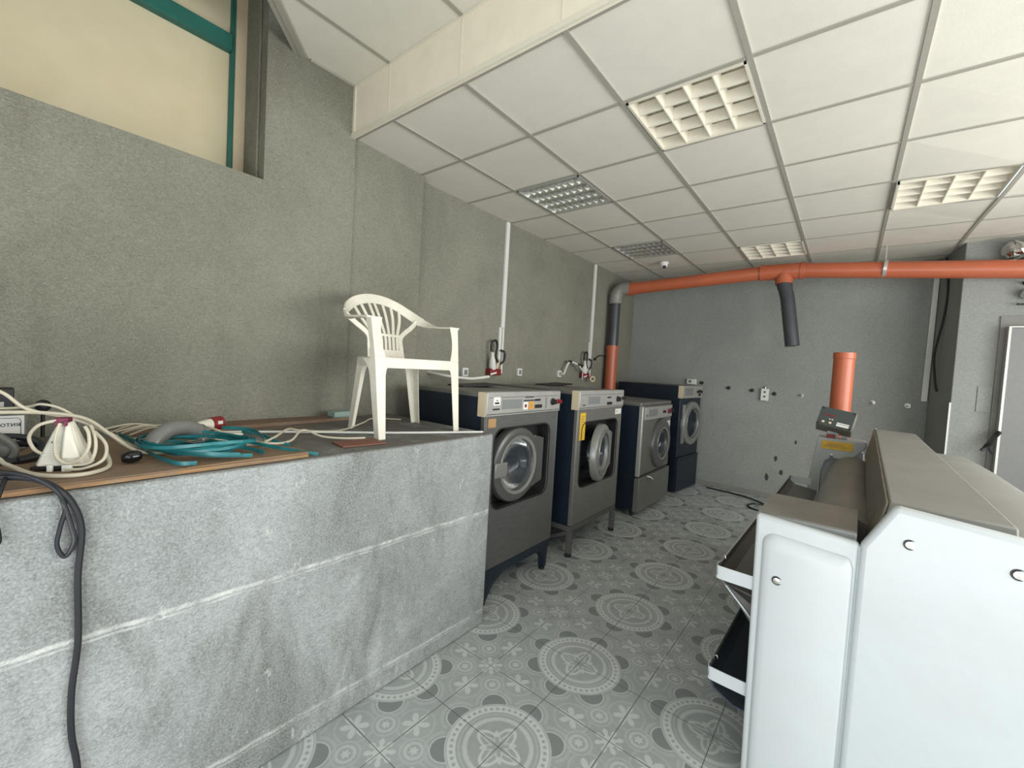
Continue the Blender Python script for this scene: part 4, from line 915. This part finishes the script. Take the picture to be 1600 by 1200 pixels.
# white clothes iron standing on its heel
t = thing('clothes_iron', 'white ribbed clothes iron standing on its heel, wound with its cable', 'iron', (-1.835, .172, ZP), R(-30))
m = MB(); H_ = .138; loops = []
for k in range(13):
    f = k/12; z = .014+H_*f; w_ = .056*(1-f)**.85+.009; dp = .034*(1-f*.6)
    loops.append([(dp*.4, -w_, z), (dp, -w_*.8, z), (dp, w_*.8, z), (dp*.4, w_, z), (-dp*.6, w_*.9, z), (-dp*.6, -w_*.9, z)])
m.loft(loops); m.build('shell', 'plastic', t, bevel=.003)
m = MB()
for k in range(12):
    f = .06+k*.055; z = .014+H_*f; w_ = .056*(1-f)**.85+.009; dp = .034*(1-f*.6)
    m.box((dp+.0008, -w_*.40, z), (.002, w_*.80, .0022))
m.build('ribs', 'white', t)
m = MB(); m.loft([[(.024, -.002, .035), (.024, .050, .035), (.036, .046, .035), (.040, .004, .035)], [(.02, .002, .095), (.02, .030, .09), (.032, .028, .09), (.036, .006, .095)], [(.010, .003, .143), (.010, .014, .143), (.020, .013, .143), (.022, .004, .143)]]); m.build('handle', 'plastic', t, bevel=.005)
m = MB(); m.bb((-.02, -.066, .004), (.036, .066, .014)); m.build('sole_base', 'dark', t, bevel=.002)
for y0, y1, x1 in ((-.024, -.012, .048), (.010, .032, .050)): MB().bb((.037, y0, .0), (x1, y1, .020)).build('foot', 'white', t, bevel=.002)
m = MB(); m.box((.018, .0, .150), (.028, .030, .014)); m.box((.031, -.010, .141), (.008, .008, .016)); m.box((.031, .010, .141), (.008, .008, .016)); m.build('cable_clip', 'maroon', t, bevel=.002)
m = MB(); m.lathe((.030, -.016, .085), (1, 0, .1), [(.004, 0), (.004, .003), (0, .003)], 12); m.build('button', 'anth', t)
m = MB()
for pts in ([(.03, -.01, .150), (.03, -.05, .135), (.02, -.075, .10), (.02, -.065, .065), (.03, -.04, .05)],
            [(.035, .0, .142), (.044, -.006, .10), (.046, -.004, .05), (.046, .018, .025), (.044, .050, .035), (.036, .066, .07), (.028, .062, .11), (.02, .05, .13)],
            [(.0, .055, .13), (.02, .075, .09), (.036, .080, .05), (.040, .066, .022), (.042, .03, .018)],
            [(-.01, .06, .11), (.0, .092, .07), (.03, .098, .03), (.045, .06, .008), (.05, .02, .008)]):
    m.tube(smooth_path(pts, 6), .0045, 8)
m.build('wound_cable', 'cable_white', t)
# labelled box and gear at the left edge
t = thing('labelled_box', 'white box with a handwritten word at the left edge of the counter', 'box', (-2.24, .10, ZP))
m = MB(); m.bb((-.10, -.30, 0), (.035, .01, .120)); m.build('housing', 'greyplate', t, bevel=.010)
m = MB(); m.bb((.036, -.20, .020), (.040, .004, .122)); lb = m.build('label_plate', 'white', t, bevel=.0015)
m = MB(); m.plate_hole(rrect(-.098, .071, .095, .044, .012, .0405), rrect(-.098, .071, .0935, .0425, .010, .0405), (.0006, 0, 0)); m.build('label_border', 'anth', lb)
text('handwriting', 'ютия', .021, 'dark', lb, (.0408, -.029, .092), (R(90), 0, R(90)))
t = thing('motor_pump', 'grey housing wrapped in thick grey hoses at the left edge of the counter', 'pump', (-2.04, .02, ZP), R(-8))
m = MB(); m.cyl((0, -.14, .036), (0, .06, .036), .034, 24); m.bb((-.035, -.12, 0), (.035, .045, .012)); m.build('housing', 'greyelbow', t, bevel=.003)
m = MB(); m.tube(smooth_path([(.03, -.16, .125), (.04, -.05, .115), (.045, .02, .095), (.05, .062, .05), (.045, .055, .014)], 6), .010); m.build('hose', 'cable_grey', t)
m = MB(); m.tube(smooth_path([(.03, -.16, .080), (.045, -.02, .07), (.05, .025, .035), (.045, -.01, .012)], 6), .008); m.build('hose', 'cable_grey', t)
m = MB(); m.tube(smooth_path([(-.05, -.1, .07), (-.03, .06, .07), (.0, .115, .04), (.04, .085, .012), (.07, -.02, .012)], 6), .011); m.build('black_hose', 'cable_black', t)
m = MB(); m.tube(smooth_path([(-.07, -.1, .04), (-.03, .09, .045), (.01, .135, .02), (.06, .07, .010)], 6), .010); m.build('black_hose', 'cable_black', t)
t = thing('black_adaptor', 'small black box with a silver catch behind the labelled box', 'box', (-2.48, .02, ZP))
m = MB(); m.bb((-.04, -.20, .120), (.04, .07, .195)); m.bb((-.04, -.16, .0), (.03, .05, .119)); m.build('housing', 'dark', t, bevel=.004)
m = MB(); m.box((.042, .025, .137), (.006, .04, .018)); m.build('catch', 'bolt', t)
m = MB(); m.lathe((-2.47, .165, ZP+.125), (1, -.4, 0), [(0, -.02), (.018, -.02), (.024, 0), (.018, .02), (0, .025)], 16); m.cyl((-2.48, .165, ZP), (-2.48, .165, ZP+.11), .006)
tag(m.build('black_fitting', 'dark'), 'small round black fitting standing behind the cables at the wall', 'fitting')
# white cables
def cable(nm, mt, pts, r, lab, group=None, n=8):
    m = MB(); m.tube(smooth_path(pts, n), r, 8); return tag(m.build(nm, mt), lab, 'cable', group)
cable('white_cable', 'cable_white', [(-2.10, -.35, 1.34), (-2.03, -.05, 1.335), (-2.0, .05, 1.332), (-2.0, .12, 1.328), (-1.98, .19, 1.318), (-1.96, .235, 1.300), (-1.94, .28, 1.255), (-1.92, .33, 1.205), (-1.91, .37, ZP+.010), (-1.88, .42, ZP+.008)], .0058, 'thick white cable arching over the clothes iron to the teal strapping')
cable('white_cable', 'cable_white', [(-2.08, -.30, 1.47), (-2.03, -.03, 1.42), (-2.0, .046, 1.395), (-2.0, .10, 1.340), (-1.99, .19, 1.308), (-1.97, .25, 1.275), (-1.97, .33, 1.21), (-1.98, .38, ZP+.010)], .0050, 'white cable coming down from the left edge over the labelled box')
cable('white_cable', 'cable_white', [(-2.1, -.30, 1.345), (-2.06, .02, 1.338), (-2.04, .10, 1.342), (-2.02, .13, 1.352), (-2.0, .17, 1.340), (-1.99, .22, 1.300), (-2.02, .30, 1.24), (-2.08, .36, ZP+.01)], .0040, 'thin white cable looping behind the clothes iron')
cable('white_cable', 'cable_white', [(-1.98, -.30, ZP+.08), (-1.93, .0, ZP+.045), (-1.88, .055, ZP+.020), (-1.76, .10, ZP+.009), (-1.70, .155, ZP+.007), (-1.70, .21, ZP+.007), (-1.76, .255, ZP+.009), (-1.85, .262, ZP+.03)], .0058, 'white cable running along the front of the clothes iron')
cable('white_cable', 'cable_white', [(-2.36, .40, ZP+.02), (-2.30, .48, ZP+.045), (-2.15, .56, ZP+.065), (-2.05, .60, ZP+.060), (-1.94, .68, ZP+.025), (-1.86, .76, ZP+.008), (-1.90, .86, ZT+.02), (-2.0, .96, ZT+.045), (-1.93, 1.02, ZT+.02), (-1.87, 1.10, ZT+.012), (-1.84, 1.19, ZT+.010)], .0050, 'white cable running from the grey elbow to the chair leg')
cable('white_cable', 'cable_white', [(-1.88, .62, ZP+.03), (-1.86, .70, ZP+.008), (-1.92, .80, ZP+.02), (-2.06, .92, ZT+.045), (-2.12, 1.02, ZT+.02), (-2.1, 1.2, ZT+.008), (-2.28, 1.45, ZT+.008), (-2.42, 1.62, ZT+.008), (-2.30, 1.75, ZT+.008)], .0050, 'white cable curving under the chair towards the machines')
random.seed(5)
for k in range(7):
    y0 = .33+random.uniform(-.03, .03); x0 = -2.18+random.uniform(-.12, .12)
    cable('loose_wire', 'cable_white', [(x0, y0, ZP+.01+.006*k), (x0-.05+random.uniform(-.04, .04), y0+.09, ZP+.03+.005*k), (x0+random.uniform(-.05, .03), y0+.18, ZP+.015+.005*k), (x0+random.uniform(-.03, .05), y0+.26, ZP+.01+.004*k)], .0035, 'thin pale wire in the bundle between the clothes iron and the grey elbow', 'pale wires in the bundle on the plywood', 5)
# black cables over the front edge
cable('black_cable', 'cable_black', [(-1.86, -.30, ZP+.02), (-1.76, -.08, ZP+.03), (-1.68, .02, ZP+.030), (-1.635, .09, ZP+.024), (-1.605, .135, ZP-.005), (-1.602, .164, 1.12), (-1.604, .180, 1.046), (-1.604, .174, .92), (-1.604, .176, .74), (-1.604, .165, .60), (-1.604, .166, .48), (-1.604, .179, .36), (-1.604, .178, .15), (-1.57, .17, .012)], .0080, 'thick black cable hanging down the front of the concrete counter', None, 10)
cable('black_cable', 'cable_black', [(-1.83, -.12, ZP+.06), (-1.70, .0, ZP+.050), (-1.63, .08, ZP+.035), (-1.600, .128, 1.172), (-1.600, .148, 1.12), (-1.602, .140, 1.07), (-1.602, .134, 1.02), (-1.602, .149, .985), (-1.602, .166, 1.02), (-1.602, .160, 1.065), (-1.600, .150, 1.11), (-1.60, .143, 1.14)], .0055, 'thin black cable ending in a small loop on the counter front', None, 10)
cable('black_cable', 'cable_black', [(-1.72, .07, ZP+.02), (-1.66, .05, ZP+.03), (-1.61, .035, 1.17), (-1.604, .025, 1.13), (-1.604, .035, 1.08), (-1.604, .03, 1.05), (-1.61, -.02, 1.05)], .0055, 'thin dark cable drooping over the counter edge at the far left', None, 10)
